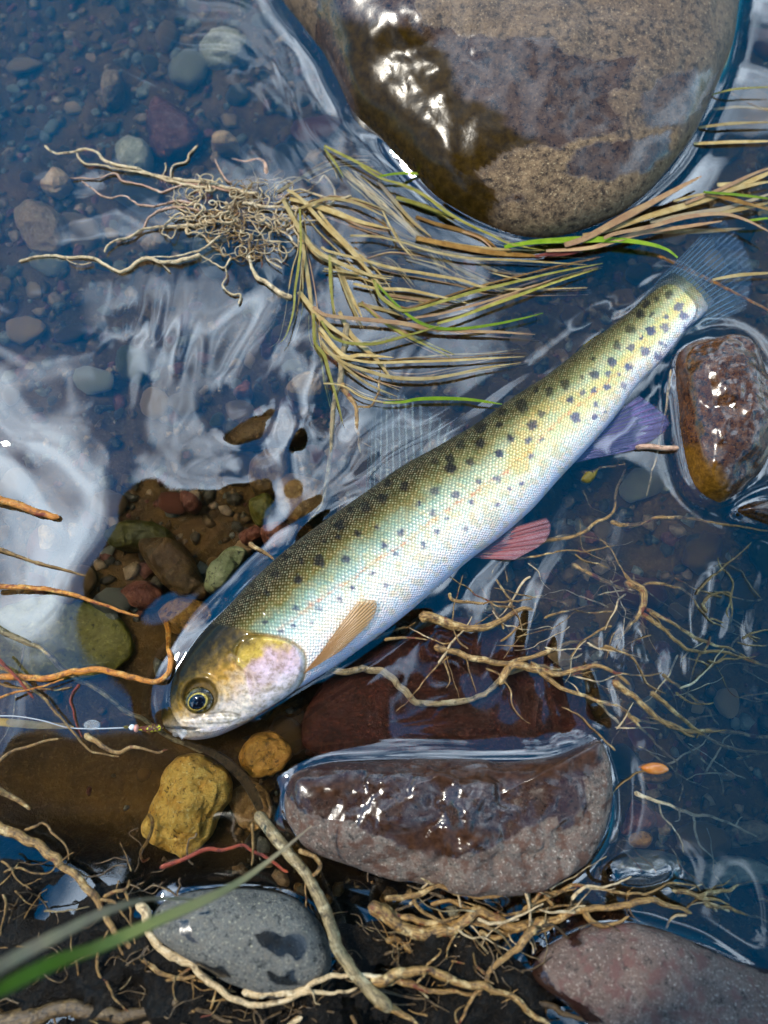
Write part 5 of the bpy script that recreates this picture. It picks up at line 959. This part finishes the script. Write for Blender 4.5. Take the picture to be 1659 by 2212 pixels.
def train(cx, cy, ang, lam, amp, ru, rv):
    """a short wave train: crests bent by the flow, fading out at its ends"""
    ca, sa = math.cos(math.radians(ang)), math.sin(math.radians(ang))
    u = (qx - cx)*ca + (qy - cy)*sa; v = -(qx - cx)*sa + (qy - cy)*ca
    w = u + 0.0016*v*v/ru*60/100 + 14*fbm(PW*24, 241, 2)
    patchy = 0.25 + 0.95*sstep(-0.35, 0.45, fbm(P3*26, 261 + int(abs(cx)), 2))
    w = w + 30*fbm(PW*11, 271 + int(abs(cy)), 2)
    return amp*patchy*np.sin(2*math.pi*w/lam)*np.exp(-(u/ru)**2 - (v/rv)**2)
rip = (train(330, 740, 8, 64, .00020, 110, 130) + train(1440, 1330, 6, 120, .00070, 230, 190) + train(1290, 1480, -10, 86, .00045, 170, 130) + train(1130, 1330, 28, 100, .00050, 170, 170)
       + train(120, 260, 35, 120, .00014, 200, 160) + train(660, 850, 30, 150, .00085, 190, 170) + train(1180, 690, 70, 80, .00016, 140, 120) + train(100, 600, 75, 150, .00042, 240, 200) + train(430, 1080, 60, 170, .00050, 180, 150))
z = (swell + flow)*calm + rip
far = sstep(0.5, 1.2, np.hypot(x, y)); z = z*(1 - far) + far*0.004*fbm(P3*6, 251, 3)
for key, poly in list(ROCKXY.items()) + [('fish', FISHXY)]:
    lo, hi_ = poly.min(0) - .03, poly.max(0) + .03; sel = np.where((x > lo[0]) & (x < hi_[0]) & (y > lo[1]) & (y < hi_[1]))[0]
    d = -sdist(XY[sel], poly[::2] if key != 'fish' else poly); d = np.maximum(d, 0)
    a = .0016 if key != 'fish' else .0005
    z[sel] = z[sel]*(1 - np.exp(-d/.004)) + a*np.exp(-d/.0028) - .0003*np.exp(-((d - .008)/.004)**2)
wat = mesh_obj('stream_water', np.stack([x, y, z], 1), grid_faces(len(xs), len(ys)), M['water'])
tag(wat, kind='structure')

# ------------------------------------------------------------------ the photographer, seen only as a dark reflection
def skin_mesh(name, verts, edges, mat, parent=None, root=0, sub=2):
    me = bpy.data.meshes.new(name); me.from_pydata([v[:3] for v in verts], edges, []); o = link(bpy.data.objects.new(name, me), parent)
    o.modifiers.new('skin', 'SKIN'); sv = me.skin_vertices[0].data
    for k, v in enumerate(verts): sv[k].radius = (v[3], v[3] if len(v) < 5 else v[4]); sv[k].use_root = (k == root)
    m = o.modifiers.new('sub', 'SUBSURF'); m.levels = m.render_levels = sub; me.materials.append(mat); return o
OX = -0.20
def cloth(name, c, sc=120):
    t = NT(name); P = t.coords(); return t.done(t.bsdf(t.mix(t.noise(P, 14, 4), c, tuple(0.6*x for x in c)), 0.85, t.bump(t.noise(P, sc, 3), 0.002)))
t = NT('person_surface'); P = t.coords(); sep = t('SeparateXYZ'); t.l.new(P, sep.inputs[0])
def near(c, r):
    n = t('VectorMath', operation='DISTANCE'); t.l.new(P, n.inputs[0]); n.inputs[1].default_value = c; return t.math('LESS_THAN', n.outputs['Value'], r)
HEAD = (OX - 0.02, 0.10, 0.86)
c = t.mix(t.math('LESS_THAN', sep.outputs[2], 0.50), lin(34, 40, 28), lin(30, 30, 34))
c = t.mix(near(HEAD, 0.125), c, lin(190, 140, 110))
c = t.mix(near((-0.05, -0.02, 0.37), 0.075), c, lin(190, 140, 110)); c = t.mix(near((0.06, -0.02, 0.37), 0.075), c, lin(190, 140, 110))
M['person'] = t.done(t.bsdf(c, 0.8, t.bump(t.noise(P, 60, 3), 0.003)))
person = empty('person', 'person in dark jacket and wide hat crouching on the bank holding a phone', 'person')
pv = [(OX, -0.62, 0.42, .15, .13), (OX, -0.48, 0.56, .155, .12), (OX, -0.28, 0.70, .17, .13), (OX - .01, -0.10, 0.78, .13, .10), (OX - .015, 0.0, 0.815, .06, .06), (HEAD[0], 0.06, 0.86, .085, .10), (HEAD[0], 0.15, 0.845, .07, .085),
      (HEAD[0], 0.205, 0.80, .02, .02)]
pe = [(0, 1), (1, 2), (2, 3), (3, 4), (4, 5), (5, 6), (6, 7)]
for sx, hx in ((-1, -0.055), (1, 0.055)):
    b = len(pv)
    pv += [(OX + sx*.19, -0.16, 0.74, .07), (OX + sx*.30 + .05, -0.10, 0.55, .055), (hx + sx*.10, -0.06, 0.44, .042), (hx + sx*.035, -0.03, 0.385, .028, .022), (hx + sx*.02, -0.015, 0.372, .022, .014)]
    pe += [(3, b), (b, b+1), (b+1, b+2), (b+2, b+3), (b+3, b+4)]
    for k in range(4):
        n0 = len(pv); dy = 0.026 - 0.017*k; L = (0.030, 0.034, 0.031, 0.024)[k]
        pv += [(hx + sx*.008, dy, 0.368, .008), (hx - sx*L*.6, dy + .002, 0.366, .0075), (hx - sx*L, dy + .002, 0.362, .0065)]; pe += [(b+4, n0), (n0, n0+1), (n0+1, n0+2)]
    n0 = len(pv); pv += [(hx + sx*.012, -0.045, 0.372, .010), (hx - sx*.008, -0.05, 0.366, .008)]; pe += [(b+4, n0), (n0, n0+1)]
    n0 = len(pv)
    pv += [(OX + sx*.13, -0.52, 0.40, .10), (OX + sx*.20, -0.24, 0.42, .075), (OX + sx*.19, -0.42, 0.20, .055), (OX + sx*.18, -0.48, 0.13, .045), (OX + sx*.19, -0.33, 0.115, .040)]
    pe += [(0, n0), (n0, n0+1), (n0+1, n0+2), (n0+2, n0+3), (n0+3, n0+4)]
skin_mesh('body', pv, pe, M['person'], person)
M['hat'] = cloth('hat_felt', lin(40, 36, 26))
prof = [(0.001, .118), (.05, .115), (.085, .095), (.098, .05), (.104, .012), (.16, .0), (.225, -.012), (.23, -.016), (.225, -.018), (.15, -.008), (.10, .004)]
a = np.linspace(0, 2*math.pi, 64, endpoint=False)
HV = np.array([[(r*math.cos(q_), r*math.sin(q_)*1.05, z_ + (0.012*math.cos(2*q_) if r > .13 else 0)) for q_ in a] for r, z_ in prof]).reshape(-1, 3)
hat = mesh_obj('hat', HV, grid_faces(len(prof), 64, True), M['hat'], person); hat.location = (HEAD[0], HEAD[1] + .005, HEAD[2] + .055); hat.rotation_euler = (-0.45, 0, 0)
for sx in (-1, 1): ball('eye', 0, 0, 0, .011, M['white'], person).location = (HEAD[0] + sx*.032, 0.222, 0.852)
tt_ = NT('phone_black'); M['phone'] = tt_.done(tt_.bsdf((0.01, 0.01, 0.012), 0.15))
phone = empty('phone', 'black phone held by the crouching person above the stream', 'phone')
bm = bmesh.new(); bmesh.ops.create_cube(bm, size=1); bmesh.ops.scale(bm, vec=(.072, .148, .008), verts=bm.verts); bmesh.ops.bevel(bm, geom=bm.edges[:], offset=.0025, segments=3, affect='EDGES')
me = bpy.data.meshes.new('phone_body'); bm.to_mesh(me); bm.free(); me.materials.append(M['phone']); o = link(bpy.data.objects.new('phone_body', me), phone)
o.location = (-.018, -.052, CAMH + .0130); o.rotation_euler = (TILT, 0, 0)
ring = tube('lens_ring', [(math.cos(q_)*.006, math.sin(q_)*.006, 0) for q_ in np.linspace(0, 6.2, 26)], .0009, M['steel'], phone, (1, 1), 8, 0); ring.location = (0, -.002, CAMH + .0035); ring.rotation_euler = (TILT, 0, 0)
